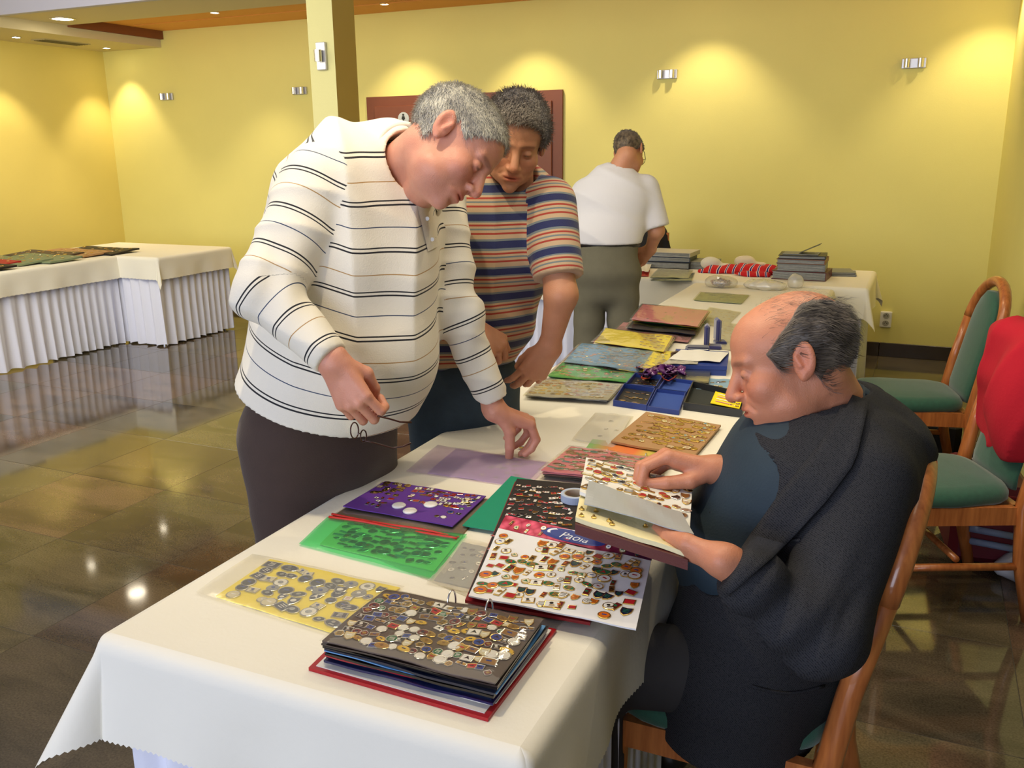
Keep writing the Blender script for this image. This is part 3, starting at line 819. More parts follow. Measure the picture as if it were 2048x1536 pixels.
def legs_f(hip, knee, ank, rw):
    return etube([hip, knee, ank], rw, rw, (0, 1, .01), .05)
M_shoe = mat('black shoe leather', (.02, .018, .016), .4)

# ================================================================= man in the striped polo
def man_polo():
    r = thing('person', (-1.50, 1.86, 0), 'standing grey-haired man in a white striped long-sleeved polo, picking a pin off the table', 'person')
    sk = skin_mat('ruddy skin', 'cd9078')
    H = head(W(905, 293, 2.10), cv(.66, -.72, -.16), cv(.72, .66, .12), 1.10, 1.12, smile=1)
    nb = W(800, 345, 2.24)
    neck = U_(rc(H.world((0, -.035, -.045)), nb, .060, .070), rc(H.world((0, .03, -.08)), W(835, 380, 2.2), .046, .052), k=.02)
    hf = U_(H, neck, k=.02)
    P = [grid_for(lambda p: hf(p)+.0006*wob(p, .006), [H.c, nb], .16, .0028)]
    # right hand: a loose fist hanging in front of the belly
    wr = W(668, 728, 1.99); hd = cv(.46, -.88, .02)
    h1 = hand(wr, hd, cv(-.28, -.1, -.95), -1, [(26, 74, 60), (30, 78, 60), (32, 80, 60), (38, 82, 60)], [(.038, .045, -.030), (.030, .078, -.048), (.008, .092, -.052)], 1.12)
    fo = nrm(W(535, 582, 2.05)-wr); h1f = U_(h1, rc(wr+fo*.08, wr, .030, .029), k=.02)
    P.append(grid_for(h1f, [wr+fo*.08, wr+hd*.15], .07, .0028))
    # left hand: thumb and finger pinching a pin on the cloth
    wl = W(992, 822, 2.46); tip = Zp(1042, 898, TZ+.014)
    kn = W(1045, 838, 2.50); hy = nrm(kn-wl)
    h2 = hand(wl, hy, cv(.38, .92, -.2), 1, [(46, 48, 25), (52, 46, 22), (56, 50, 25), (62, 52, 28)], [(.030, .04, -.030), (.030, .058, -.068), (.020, .075, -.100)], 1.14)
    fo2 = nrm(W(912, 625, 2.40)-wl); h2f = U_(h2, rc(wl+fo2*.07, wl, .031, .029), k=.02)
    P.append(grid_for(h2f, [wl+fo2*.07, wl+hy*.16], .08, .0028))
    # unseen body under the clothes
    pel = W(640, 850, 2.36); bel = W(690, 690, 2.34); ch = W(705, 520, 2.30); uc = W(725, 400, 2.27); sh = W(745, 352, 2.26)
    left = nrm(np.array([.27, .96, 0])); fwd = np.array([.96, -.27, 0])
    core = etube([pel, bel, ch, uc, sh], [.15, .15, .15, .15, .12], [.14, .16, .14, .11, .08], left, .05)
    P.append(grid_for(core, [pel, bel, ch, uc, sh], .24, .02))
    finish_skin(r, P, H, sk, h1.nails[:0]+h2.nails)
    # polo
    rs = W(645, 372, 2.13); re = W(535, 582, 2.05); rw = W(662, 718, 1.99)
    ls = W(868, 412, 2.42); le = W(912, 625, 2.40); lw = W(985, 800, 2.455)
    torso = etube([pel-np.array([.0, 0, .25]), pel+np.array([0, 0, .02]), bel, ch, uc, sh, W(785, 335, 2.25)], [.215, .222, .215, .215, .215, .165, .085], [.205, .215, .252, .225, .175, .125, .075], left, .06)
    hump = ell(W(668, 362, 2.2), (.13, .12, .09))
    trs = U_(torso, hump, k=.05)
    plane = lambda g, c, d, k=.003: (lambda P: smax(g(P), (P-c)@d, k))
    arm1 = U_(rc(rs, re, .098, .074), rc(re, rw-.02*nrm(rw-re), .071, .046), k=.04)
    cuff1 = plane(rc(rw-nrm(rw-re)*.06, rw+nrm(rw-re)*.04, .044, .043), rw, nrm(rw-re)); arm1 = plane(arm1, rw-nrm(rw-re)*.012, nrm(rw-re), .008)
    arm2 = U_(rc(ls, le, .088, .064), rc(le, lw-.03*nrm(lw-le), .06, .046), k=.04)
    cuff2 = plane(rc(lw-nrm(lw-le)*.06, lw+nrm(lw-le)*.04, .044, .042), lw, nrm(lw-le)); arm2 = plane(arm2, lw-nrm(lw-le)*.012, nrm(lw-le), .008)
    ax = nrm(uc-pel)
    hemc = pel+np.array([0, 0, .100])
    def f(P):
        fold = .006*np.sin(P@np.array([38, 22, -30.])+2*np.sin(P@np.array([9., 14, 6])))
        d = trs(P)+.004*wob(P, .06)-.010*ridge(P, left*.9+fwd*.5, 17, 2.2, .2)*np.clip((P[:, 2]-bel[2]+.10)*4, 0, 1)-.009*ridge(P, left*.25+np.array([0, 0, 1.]), 16, 3.0, .22, 1)*np.exp(-((P-bel+left*.12)**2).sum(1)/.05)+.007*np.sin((P@left)*34+(P@fwd)*14+2.5*wob(P, .16, 2))*np.clip((P[:, 2]-pel[2]-.1)*3, .15, 1)
        a1 = arm1(P)-.007*ridge(P, nrm(re-rs)+left*.3, 30, 2.4, .12, 2)+fold*.9*np.exp(-((P-re)**2).sum(1)/.012)*1.6+.003*wob(P, .03, 1)
        a2 = arm2(P)-.006*ridge(P, nrm(le-ls)-fwd*.3, 32, 2.4, .12, 1)+fold*np.exp(-((P-le)**2).sum(1)/.02)*1.6+.003*wob(P, .03, 1)
        # vertical drape from the chest
        q = P-ch; u_ = q@left
        d = d+.0045*np.sin(u_*60+3*wob(P, .1))*np.exp(-((P-uc)@(P-uc).T.diagonal() if False else ((P-uc)**2).sum(1))/.05)
        d = smin(d, a1, .022); d = smin(d, a2, .03)
        d = smin(d, cuff1(P), .008); d = smin(d, cuff2(P), .008)
        # neck opening, cuffs, hem
        d = smax(d, -rc(nb, H.world((0, -.02, -.03)), .079, .085)(P), .004)
        hem = hemc[2]-.012*np.cos((P@left-hemc@left)*9)-P[:, 2]-.30*((P-hemc)@fwd)
        d = smax(d, hem, .004)
        return d
    stops = [(0, 'e9e2d2'), (.030, '14141c'), (.048, 'e9e2d2'), (.075, '14141c'), (.093, 'e9e2d2'), (.30, '31405e'), (.312, 'e9e2d2'), (.53, '14141c'), (.548, 'e9e2d2'), (.575, '14141c'), (.593, 'e9e2d2'), (.78, 'b08a54'), (.792, 'e9e2d2')]
    mp = ramp_mat('white polo knit with thin stripes', 'stripe', stops, .19)
    vt = float((uc+np.array([0, 0, .20])-pel)@nrm(fwd*.30+np.array([0, 0, 1.])))+1.0; vt = math.floor(vt/.19)*.19+.19*.2
    tc_ = lambda Q: np.minimum((Q-pel)@nrm(fwd*.30+np.array([0, 0, 1.]))+1.0+.012*np.sin((Q@left)*6), vt)
    pts = [pel, bel, ch, uc, sh, rs, re, rw, ls, le, lw]
    garment('polo_shirt', r, f, pts, .27, .0055, mp,
            [(trs, tc_), (U_(arm1, cuff1, k=.001), lambda Q: polyarc(Q, [rs, re, rw+nrm(rw-re)*.1])+1.04), (U_(arm2, cuff2, k=.001), lambda Q: polyarc(Q, [ls, le, lw+nrm(lw-le)*.1])+1.02)], it=1)
    # collar: a band around the neck opening, open at the front, with two points
    mc = mat('polo collar', 'efe9da', .85, bump=.0005, bscale=400)
    cax = nrm(H.world((0, -.03, -.03))-nb); u0 = nrm(left-(left@cax)*cax); v0 = np.cross(cax, u0); fr = nrm(fwd-(fwd@cax)*cax)
    G = [[], [], [], []]
    for k in range(41):
        a = -PI*.95+1.90*PI*k/40; d = -fr*math.cos(a)+np.cross(cax, -fr)*math.sin(a)
        ex = max(0, abs(a)/PI-.5)/.45
        q = nb+cax*(.046-.075*ex)+fr*.034*ex
        G[0].append(q+d*.093-cax*.02); G[1].append(q+d*.093+cax*.024); G[2].append(q+d*.099+cax*.026); G[3].append(q+d*(.124+.01*ex)-cax*(.020+.024*ex))
    o = MB().loft(G, cap=False, close=False).build('collar', mc, r, smooth=True, sub=r.location); md = o.modifiers.new('s', 'SOLIDIFY'); md.thickness = .003
    rows = []
    for k in range(9):
        t = k/8; c0 = 846+22*t; rows.append([onto(f, c0-12+8*q, 408+95*t-4*q, 1.7, .0015+.003*(q in (1, 2))) for q in range(4)])
    MB().loft(rows, cap=False, close=False).build('placket', mc, r, smooth=True, sub=r.location)
    for t in (.3, .75):
        c0 = onto(f, 848+22*t, 410+92*t, 1.7, .007)-np.array(r.location); MB().loft([[tuple(c0+_R*.005*math.cos(a)+_U*.005*math.sin(a)-_F*z) for a in np.arange(10)*2*PI/10] for z in (0, .002)]).build('button', M_white, r)
    hm = hair_mat('short grey hair', '8f8a82', 'c6c1b2', 30)
    hl = lambda Q: np.interp(Q[:, 1], [-.12, -.07, -.035, -.02, .0, .012, .03, .045, .06, .075, .1], [-.062, -.066, -.045, .0, .034, .020, .012, .035, .052, .078, .12])-Q[:, 2]
    thin = lambda Q: np.maximum(hl(Q), -.0)
    hair_obj(r, H, hl, hm, .0058, 14000, .014, .00055, lambda Q: np.stack([Q[:, 0]*2, .6+0*Q[:, 0], -.6+Q[:, 2]*2], 1), .5, 1)
    # trousers
    mt = mat('dark brown trousers', (.052, .028, .020), .85, var=.12, scale=30, bump=.0005, bscale=300, sheen=.2)
    hipR = pel-left*.10+np.array([0, 0, -.02]); hipL = pel+left*.10+np.array([0, 0, -.02])
    aR = hipR*[1, 1, 0]+np.array([-.02, -.02, .09]); aL = hipL*[1, 1, 0]+np.array([.0, .04, .09]); kR = hipR*[1, 1, 0]+np.array([.0, 0, .47]); kL = hipL*[1, 1, 0]+np.array([.02, .03, .47])
    seat = etube([pel+np.array([0, 0, .18]), pel, pel-np.array([0, 0, .06])], [.15, .19, .185], [.12, .17, .16], left, .04)
    lf = lambda P: smin(smin(rc(hipR, kR, .125, .09)(P), rc(kR, aR, .09, .082)(P), .03), smin(rc(hipL, kL, .125, .09)(P), rc(kL, aL, .09, .082)(P), .03), .012)
    tf = lambda P: smax(smax(smin(seat(P), lf(P), .04)+.006*wob(P, .07)+.003*np.sin(P@np.array([14, 9, 50.])+3*wob(P, .1, 1))*np.exp(-((P-kR)**2).sum(1)/.08), P[:, 2]-pel[2]-.20, .004), .03-P[:, 2], .004)
    garment('trousers', r, tf, [pel+np.array([0, 0, .18]), aR, aL, hipR, hipL], .22, .009, mt)
    shoes(r, [(aR*[1, 1, 0], fwd), (aL*[1, 1, 0], fwd)], M_shoe)
    # reading glasses dangling from the fist
    g = thing('eyeglasses', W(710, 850, 1.97), 'dark brown reading glasses dangling folded open from the grey-haired man\'s fist', 'glasses')
    mg = mat('dark brown acetate', (.05, .012, .008), .25)
    gl = W(708, 862, 1.985)
    def loop(cx, cy, rx, ry, d, dd): return [W(cx+rx*math.cos(a), cy+ry*math.sin(a), d+dd*math.cos(a)) for a in np.arange(25)*2*PI/24]
    o0 = np.array(g.location)
    MB().tube([p-o0 for p in loop(709, 861, 8, 16, 1.985, .012)], .0016, 6, cap=False).build('lens_rim', mg, g, smooth=True)
    MB().tube([p-o0 for p in loop(727, 872, 6, 12, 2.03, .012)], .0016, 6, cap=False).build('lens_rim', mg, g, smooth=True)
    MB().tube([W(716, 868, 1.99)-o0, W(722, 866, 2.02)-o0], .0016, 6).build('bridge', mg, g)
    MB().tube([p-o0 for p in (W(757, 832, 1.975), W(780, 838, 2.0), W(800, 844, 2.02), W(823, 845, 2.03))], [.0028, .0022, .0022, .0026], 6).build('temple_arm', mg, g, smooth=True)
    MB().tube([p-o0 for p in (W(724, 880, 2.03), W(750, 886, 2.04), W(785, 896, 2.05), W(805, 893, 2.05), W(822, 886, 2.05))], [.002, .002, .0022, .0022, .0026], 6).build('temple_arm', mg, g, smooth=True)
    return h2

# ================================================================= man in the striped T-shirt
def man_tee():
    r = thing('person', (-1.52, 2.62, 0), 'younger man in a blue, red and beige striped T-shirt reaching over the pin pages', 'person')
    sk = skin_mat('tanned skin', 'c08a6a')
    H = head(W(1030, 282, 2.52), cv(.02, -.60, -.80), cv(.16, .88, -.46), 1.03, 1.0)
    nb = W(1020, 372, 2.66)
    neck = rc(H.world((0, -.03, -.05)), nb, .060, .070)
    hf = U_(H, neck, k=.02)
    P = [grid_for(lambda p: hf(p)+.0005*wob(p, .006), [H.c, nb], .15, .003)]
    # arms: right one folded in front, left one reaching down
    rs = W(925, 415, 2.68); re = W(900, 620, 2.62); rw = W(942, 655, 2.58)
    ls = W(1098, 408, 2.62); le = W(1122, 590, 2.58); lw = W(1098, 700, 2.66)
    hy = nrm(W(990, 688, 2.6)-rw)
    h1 = hand(rw, hy, cv(.25, .55, -.8), -1, [(45, 60, 30), (52, 62, 32), (58, 66, 34), (62, 68, 36)], [(.036, .042, -.022), (.044, .075, -.034), (.034, .1, -.040)], 1.14)
    P.append(grid_for(U_(h1, rc(re, rw, .040, .028), k=.02), [re, rw, rw+hy*.15], .07, .0035))
    hy2 = nrm(W(1064, 748, 2.70)-lw)
    h2 = hand(lw, hy2, cv(.30, .10, -.9), 1, [(16, 22, 12), (20, 24, 12), (28, 28, 14), (36, 34, 18)], [(.032, .042, -.020), (.038, .076, -.030), (.036, .104, -.036)], 1.10)
    P.append(grid_for(U_(h2, rc(le, lw, .047, .028), rc(ls*.5+le*.5, le, .050, .046), k=.02), [le, lw, ls*.5+le*.5, lw+hy2*.16], .08, .0035))
    pel = W(925, 770, 2.86); bel = W(955, 640, 2.78); ch = W(1000, 500, 2.72); uc = W(1015, 420, 2.69); sh = W(1018, 385, 2.68)
    left = nrm(np.array([.62, .78, 0])); fwd = np.array([.78, -.62, 0])
    P.append(grid_for(etube([pel, bel, ch, uc], [.13, .13, .13, .12], [.10, .09, .09, .07], left, .05), [pel, bel, ch, uc], .2, .02))
    finish_skin(r, P, H, sk, h1.nails+h2.nails)
    torso = etube([pel+np.array([0, 0, .1]), bel, ch, uc, sh, W(1020, 366, 2.67)], [.168, .170, .185, .185, .16, .08], [.125, .13, .135, .12, .09, .06], left, .06)
    d1 = nrm(re-rs); d2 = nrm(le-ls)
    cut = lambda g, c, d: (lambda P: smax(g(P), (P-c)@d, .003))
    s1 = cut(rc(rs, rs+d1*.25, .078, .070), rs+d1*.21, d1); s2 = cut(rc(ls, ls+d2*.27, .080, .072), ls+d2*.222, d2)
    def f(P):
        d = torso(P)+.003*wob(P, .05)-.008*ridge(P, left+fwd*.3, 22, 2.2, .2)-.007*ridge(P, np.array([0, 0, 1.])+left*.6, 20, 3, .2, 1)*np.exp(-((P-bel)**2).sum(1)/.05)
        a = np.minimum(s1(P)+.002*wob(P, .03), s2(P)+.003*wob(P, .03)); d = smin(d, a, .03)
        d = smax(d, -rc(nb+nrm(nb-H.c)*.02, H.c, .074, .085)(P), .004)
        d = smax(d, pel[2]+.075-P[:, 2]+.12*((P-pel)@fwd)*.2, .004)
        return d
    nv, rd, be, gr = '1c2352', '9c3426', 'b79c7c', '6d7678'
    seq = [(0, nv), (.13, gr), (.17, be), (.25, rd), (.285, be), (.33, gr), (.36, be), (.40, rd), (.435, be), (.47, gr), (.50, nv), (.62, gr), (.655, be), (.74, rd), (.775, be), (.82, gr), (.85, be), (.885, rd), (.92, be), (.955, gr)]
    mp = ramp_mat('striped T-shirt jersey', 'stripe', seq, .155)
    garment('t_shirt', r, f, [pel, bel, ch, sh, rs, ls, rs+d1*.2, ls+d2*.2], .18, .006, mp,
            [(torso, lambda Q: Q[:, 2]+1), (s1, lambda Q: (Q-rs)@-d1+2.4), (s2, lambda Q: (Q-ls)@-d2+2.42)], it=1)
    # neckband
    cax = nrm(H.c-nb); fr = nrm(fwd-(fwd@cax)*cax); G = []
    for k in range(33):
        a = 2*PI*k/32; d = fr*math.cos(a)+np.cross(cax, fr)*math.sin(a); G.append(nb+d*(.074)-cax*(.012+.034*math.cos(a)))
    MB().tube(G, .007, 6, cap=False).build('neckband', mat('navy ribbing', (.02, .04, .13), .8), r, smooth=True, sub=r.location)
    hm = hair_mat('brown-grey hair', '51443a', '857a6c', 28)
    hl = lambda Q: np.interp(Q[:, 1], [-.12, -.07, -.035, -.02, .0, .012, .03, .045, .06, .07, .1], [-.05, -.055, -.035, .0, .03, .01, .005, .035, .056, .07, .10])-Q[:, 2]
    hair_obj(r, H, hl, hm, .010, 13000, .026, .0007, (.4, 1, .1), .45, 2, jitter=.6, h=.003)
    mt = mat('dark blue denim', (.022, .040, .060), .85, var=.3, scale=25, bump=.0006, bscale=500)
    hR = pel-left*.09; hL = pel+left*.09; aR = hR*[1, 1, 0]+np.array([-.03, 0, .09]); aL = hL*[1, 1, 0]+np.array([0, .03, .09]); kR = hR*[1, 1, 0]+np.array([0, 0, .48]); kL = hL*[1, 1, 0]+np.array([.02, .02, .48])
    seat = etube([pel+np.array([0, 0, .12]), pel, pel-np.array([0, 0, .06])], [.155, .165, .15], [.12, .13, .12], left, .04)
    lf = lambda P: smin(smin(rc(hR, kR, .10, .078)(P), rc(kR, aR, .078, .07)(P), .03), smin(rc(hL, kL, .10, .078)(P), rc(kL, aL, .078, .07)(P), .03), .012)
    tf = lambda P: smax(smax(smin(seat(P), lf(P), .04)+.005*wob(P, .07), P[:, 2]-pel[2]-.12, .004), .03-P[:, 2], .004)
    garment('jeans', r, tf, [pel+np.array([0, 0, .1]), aR, aL], .2, .01, mt)
    shoes(r, [(aR*[1, 1, 0], fwd), (aL*[1, 1, 0], fwd)], M_shoe)

# ================================================================= man in the plain white T-shirt, from behind
def man_white():
    r = thing('person', (-1.80, 5.33, 0), 'man seen from behind in a plain white T-shirt and olive trousers at the back table', 'person')
    sk = skin_mat('reddish skin', 'c8906f')
    dd = 5.22
    H = head(W(1259, 306, dd), cv(.50, -.42, .76), cv(.06, .93, .36), .98)
    nb = W(1236, 345, dd)
    hf = U_(H, rc(H.world((0, -.035, -.05)), nb, .060, .068), k=.02)
    P = [grid_for(hf, [H.c, nb], .15, .0045)]
    rs = W(1290, 378, dd); re = W(1313, 462, dd+.02); rw = W(1300, 500, dd+.14)
    ls = W(1170, 385, dd+.05); le = W(1153, 455, dd+.08); lw = W(1185, 505, dd+.30)
    hy = nrm(cv(-.55, -.55, .6)); h1 = hand(rw, hy, cv(.6, .5, -.3), -1, [(40, 40, 20)]*4, [(.036, .042, -.022), (.044, .072, -.034), (.034, .09, -.040)], 1.1)
    P.append(grid_for(U_(h1, rc(re, rw, .045, .03), rc(rs*.4+re*.6, re, .05, .046), k=.02), [re, rw, rs*.5+re*.5, rw+hy*.15], .07, .006))
    h2 = hand(lw, cv(.4, -.3, .8), cv(-.3, .8, .2), 1, [(40, 40, 20)]*4, [(.036, .042, -.022), (.044, .072, -.034), (.034, .09, -.040)], 1.1)
    P.append(grid_for(U_(h2, rc(le, lw, .045, .03), rc(ls*.4+le*.6, le, .05, .046), k=.02), [le, lw, ls*.5+le*.5, lw], .1, .006))
    pel = W(1212, 545, dd); wst = W(1214, 470, dd); ch = W(1225, 400, dd); uc = W(1232, 365, dd)
    left = np.array(nrm([-.95, -.25, 0])); right = -left
    P.append(grid_for(etube([pel, wst, ch], [.12, .13, .13], [.09, .09, .09], left, .05), [pel, wst, ch], .2, .025))
    finish_skin(r, P, H, sk)
    torso = etube([W(1212, 500, dd), wst, ch, uc, W(1235, 345, dd)], [.185, .195, .215, .17, .08], [.13, .14, .135, .10, .06], left, .06)
    d1 = nrm(re-rs); d2 = nrm(le-ls); cut = lambda g, c, d: (lambda P: smax(g(P), (P-c)@d, .003))
    s1 = cut(rc(rs, rs+d1*.27, .085, .083), rs+d1*.235, d1); s2 = cut(rc(ls, ls+d2*.24, .08, .076), ls+d2*.2, d2)
    def f(P):
        d = torso(P)+.004*wob(P, .07)-.010*ridge(P, right*.7+np.array([0, 0, 1.]), 15, 2.6, .25, 1)
        d = smin(d, np.minimum(s1(P), s2(P)), .03)
        d = smax(d, -rc(nb, H.c+np.array([0, 0, .03]), .066, .09)(P), .004)
        return smax(d, wst[2]-.045-P[:, 2], .004)
    garment('t_shirt', r, f, [pel, wst, ch, uc, rs, ls, rs+d1*.2, ls+d2*.2], .2, .009, mat('white cotton jersey', (.74, .73, .77), .85, bump=.0006, bscale=60, sheen=.2))
    hm = hair_mat('short brown hair', '33261a', '7a6850', 60)
    hl = lambda Q: np.interp(Q[:, 1], [-.12, -.07, -.035, -.02, .0, .02, .045, .06, .08, .1], [-.035, -.04, -.02, .0, .03, .005, .04, .06, .085, .12])-Q[:, 2]
    hair_obj(r, H, hl, hm, .007, 3000, .012, .0011, (0, -.3, -1), .3, 2, h=.0045)
    G = [H.world((x, y, z)) for x, y, z in ((-.083, -.02, .008), (-.078, .04, .008), (-.066, .088, .004))]
    mg = mat('thin black spectacle frame', (.01, .01, .01), .3)
    for s in (-1, 1):
        MB().tube([H.world((s*x, y, z)) for x, y, z in ((.083, -.02, .008), (.078, .04, .008), (.062, .096, .004))], .002, 5).build('glasses_arm', mg, r, sub=r.location)
        MB().tube([H.world((s*(.034+.024*math.cos(a)), .108-.01*abs(math.cos(a)), .0+.018*math.sin(a))) for a in np.arange(17)*2*PI/16], .0018, 5, cap=False).build('lens_rim', mg, r, sub=r.location)
    mt = mat('olive cotton trousers', (.135, .125, .085), .85, var=.12, scale=20, bump=.0006, bscale=300)
    hR = pel+right*.09; hL = pel+left*.09; aR = hR*[1, 1, 0]+np.array([.04, -.02, .09]); aL = hL*[1, 1, 0]+np.array([-.02, 0, .09]); kR = hR*[1, 1, 0]+np.array([.02, 0, .5]); kL = hL*[1, 1, 0]+np.array([-.01, .0, .5])
    seat = etube([wst-np.array([0, 0, .03]), pel, pel-np.array([0, 0, .08])], [.178, .19, .17], [.125, .14, .13], left, .04)
    lf = lambda P: smin(smin(rc(hR, kR, .105, .085)(P), rc(kR, aR, .085, .08)(P), .03), smin(rc(hL, kL, .105, .085)(P), rc(kL, aL, .085, .08)(P), .03), .012)
    tf = lambda P: smax(smax(smin(seat(P), lf(P), .03)+.005*wob(P, .06)+.003*np.sin(P[:, 2]*40+3*wob(P, .1)), P[:, 2]-wst[2]+.035, .004), .03-P[:, 2], .004)
    garment('trousers', r, tf, [pel+np.array([0, 0, .15]), aR, aL], .22, .01, mt)
    # belt
    G = []
    bz = wst-np.array([0, 0, .045])
    fw = np.cross(left, [0, 0, 1.])
    G = [bz+left*(.190*math.cos(a))+fw*(.140*math.sin(a)) for a in np.arange(41)*2*PI/40]
    MB().tube(G, .006, 6, cap=False, flat=3.2, up=(0, 0, 1)).build('belt', mat('black belt leather', (.012, .010, .010), .4), r, smooth=True, sub=r.location)
    shoes(r, [(aR*[1, 1, 0], cv(.2, 0, .9)*[1, 1, 0]), (aL*[1, 1, 0], cv(.0, 0, .9)*[1, 1, 0])], M_shoe)

# ================================================================= seated man in the dark jacket
def man_seated():
    r = thing('person', (-.17, 1.80, 0), 'seated balding man in a dark woven jacket leafing through a burgundy pin album', 'person')
    sk = skin_mat('warm ruddy skin', 'cb8a6a')
    H = head(W(1578, 722, 1.74), cv(-.93, -.28, .17), cv(-.24, .93, -.02), 1.09, 1.08)
    nb = W(1672, 838, 1.80)
    neck = U_(rc(H.world((0, -.035, -.04)), nb, .064, .072), rc(H.world((0, .02, -.082)), W(1632, 866, 1.79), .048, .056), k=.03)
    hf = U_(H, neck, k=.02)
    cre = lambda p: hf(p)+.0006*wob(p, .006)
    P = [grid_for(cre, [H.c, nb], .16, .0026)]
    # far hand over the pins, near hand holding the book edge
    wr = W(1432, 940, 1.83); hy = nrm(W(1372, 925, 1.84)-wr)
    h1 = hand(wr, hy, cv(-.10, .93, .12), -1, [(38, 50, 22), (40, 52, 24), (44, 54, 26), (50, 56, 28)], [(.030, .040, -.030), (.034, .078, -.044), (.030, .104, -.052)], 1.16)
    fo = nrm(W(1560, 1000, 2.04)-wr); f1 = U_(h1, rc(wr+fo*.07, wr, .031, .029), k=.02)
    P.append(grid_for(f1, [wr+fo*.07, wr+hy*.16], .08, .0026))
    wn = W(1448, 1122, 1.56); hy2 = nrm(W(1390, 1106, 1.63)-wn)
    h2 = hand(wn, hy2, cv(.30, -.42, -.85), 1, [(4, 10, 6), (4, 10, 6), (5, 12, 8), (6, 14, 8)], [(.040, .044, -.012), (.046, .084, -.016), (.044, .118, -.020)], 1.16)
    fo = nrm(W(1640, 1262, 1.56)-wn); f2 = U_(h2, rc(wn+fo*.05, wn, .031, .030), k=.02)
    P.append(grid_for(f2, [wn+fo*.05, wn+hy2*.16], .08, .0026))
    pel = np.array([-.20, 1.85, .60]); bel = np.array([-.21, 1.82, .78]); ch = np.array([-.14, 1.80, .96]); sh = W(1690, 905, 1.84)
    left = np.array([.05, -1., 0]); 
    P.append(grid_for(etube([pel, bel, ch, sh], [.13, .14, .13, .11], [.11, .11, .11, .08], left, .05), [pel, bel, ch, sh], .2, .02))
    finish_skin(r, P, H, sk, h1.nails+h2.nails)
    ns = W(1728, 955, 1.66); ne = W(1640, 1262, 1.56); nw = W(1462, 1135, 1.555)
    fs = W(1585, 900, 1.98); fe = W(1560, 1000, 2.04); fw = W(1462, 945, 1.86)
    torso = etube([pel+np.array([0, 0, -.02]), bel, ch, W(1700, 905, 1.85), W(1692, 850, 1.82)], [.225, .23, .225, .18, .085], [.175, .19, .165, .12, .08], left, .06)
    plane = lambda g, c, d, k=.003: (lambda P: smax(g(P), (P-c)@d, k))
    arm1 = plane(U_(rc(ns, ne, .092, .078), rc(ne, nw+.05*nrm(nw-ne), .074, .047), k=.04), nw, nrm(nw-ne))
    arm2 = plane(U_(rc(fs, fe, .085, .07), rc(fe, fw+.05*nrm(fw-fe), .068, .043), k=.04), fw, nrm(fw-fe))
    skirt1 = etube([pel+np.array([.0, -.02, .10]), np.array([-.265, 1.78, .52]), np.array([-.27, 1.78, .30])], [.235, .245, .245], [.175, .175, .175], left, .04)
    dn = nrm(nw-ne)
    def f(P):
        d = torso(P)+.004*wob(P, .07)-.008*ridge(P, np.array([.5, .4, 1.]), 14, 3, .25, 1); d = smin(d, skirt1(P)+.005*wob(P, .08, 1), .05)
        e = ((P-ne-dn*.07)**2).sum(1)
        fold = .012*np.sin((P-ne)@dn*75+2.5*wob(P, .06))*np.exp(-e/.012)
        a1 = arm1(P)+fold+.003*wob(P, .04, 1)
        d = smin(d, a1-.010*ridge(P, dn, 44, 2.2, .07)*np.exp(-e/.014), .008); d = smin(d, arm2(P), .03)
        d = smax(d, -rc(nb, H.world((0, 0, -.02)), .080, .095)(P), .004)
        # open front
        fr = W(1500, 930, 1.80)
        d = smax(d, -etube([W(1610, 880, 1.72), W(1500, 990, 1.70), W(1418, 1130, 1.76)], [.035, .075, .09], [.04, .045, .06], cv(.6, .5, .3), .02)(P), .006)
        return smax(d, .40-P[:, 2], .005)
    m, nt, b = nodes('dark herringbone jacket wool'); N = nt.nodes.new; L = nt.links.new
    tc = N('ShaderNodeTexCoord'); wv = N('ShaderNodeTexWave'); wv.inputs['Scale'].default_value = 120; wv.inputs['Distortion'].default_value = 3; wv.bands_direction = 'DIAGONAL'; L(tc.outputs['Object'], wv.inputs['Vector'])
    nz = N('ShaderNodeTexNoise'); nz.inputs['Scale'].default_value = 420; L(tc.outputs['Object'], nz.inputs['Vector'])
    rp = N('ShaderNodeValToRGB'); e = rp.color_ramp.elements; e[0].position = .4; e[1].position = .68; e[0].color = (.006, .007, .010, 1); e[1].color = (.034, .034, .038, 1)
    mm = N('ShaderNodeMath'); mm.operation = 'MULTIPLY_ADD'; mm.inputs[1].default_value = .35; L(wv.outputs['Fac'], mm.inputs[0]); L(nz.outputs['Fac'], mm.inputs[2])
    L(mm.outputs[0], rp.inputs[0]); L(rp.outputs[0], b.inputs['Base Color']); b.inputs['Roughness'].default_value = .85; b.inputs['Specular IOR Level'].default_value = .2
    bp = N('ShaderNodeBump'); bp.inputs['Distance'].default_value = .001; L(nz.outputs['Fac'], bp.inputs['Height']); L(bp.outputs['Normal'], b.inputs['Normal'])
    garment('jacket', r, f, [pel-np.array([0, 0, .2]), bel, ch, sh, ns, ne, nw, fs, fe, fw], .27, .006, m, it=1)
    # shirt under the jacket
    ms = mat('dark teal shirt', (.016, .034, .050), .75, var=.15, scale=20, bump=.0006, bscale=200)
    st = etube([pel+np.array([-.03, 0, -.02]), bel+np.array([-.025, 0, .0]), ch+np.array([-.03, 0, 0]), W(1668, 905, 1.82), nb], [.2, .205, .20, .15, .082], [.16, .18, .15, .11, .082], left, .06)
    sf = lambda P: smax(smax(st(P)+.004*wob(P, .05), -rc(nb, H.world((0, 0, -.03)), .074, .08)(P), .004), .5-P[:, 2], .004)
    garment('shirt', r, sf, [pel, bel, ch, nb], .24, .009, ms)
    # shirt collar and jacket lapel
    cax = nrm(H.world((0, -.03, -.04))-nb); fwd = cv(-.9, -.3, .1); fr = nrm(fwd-(fwd@cax)*cax)
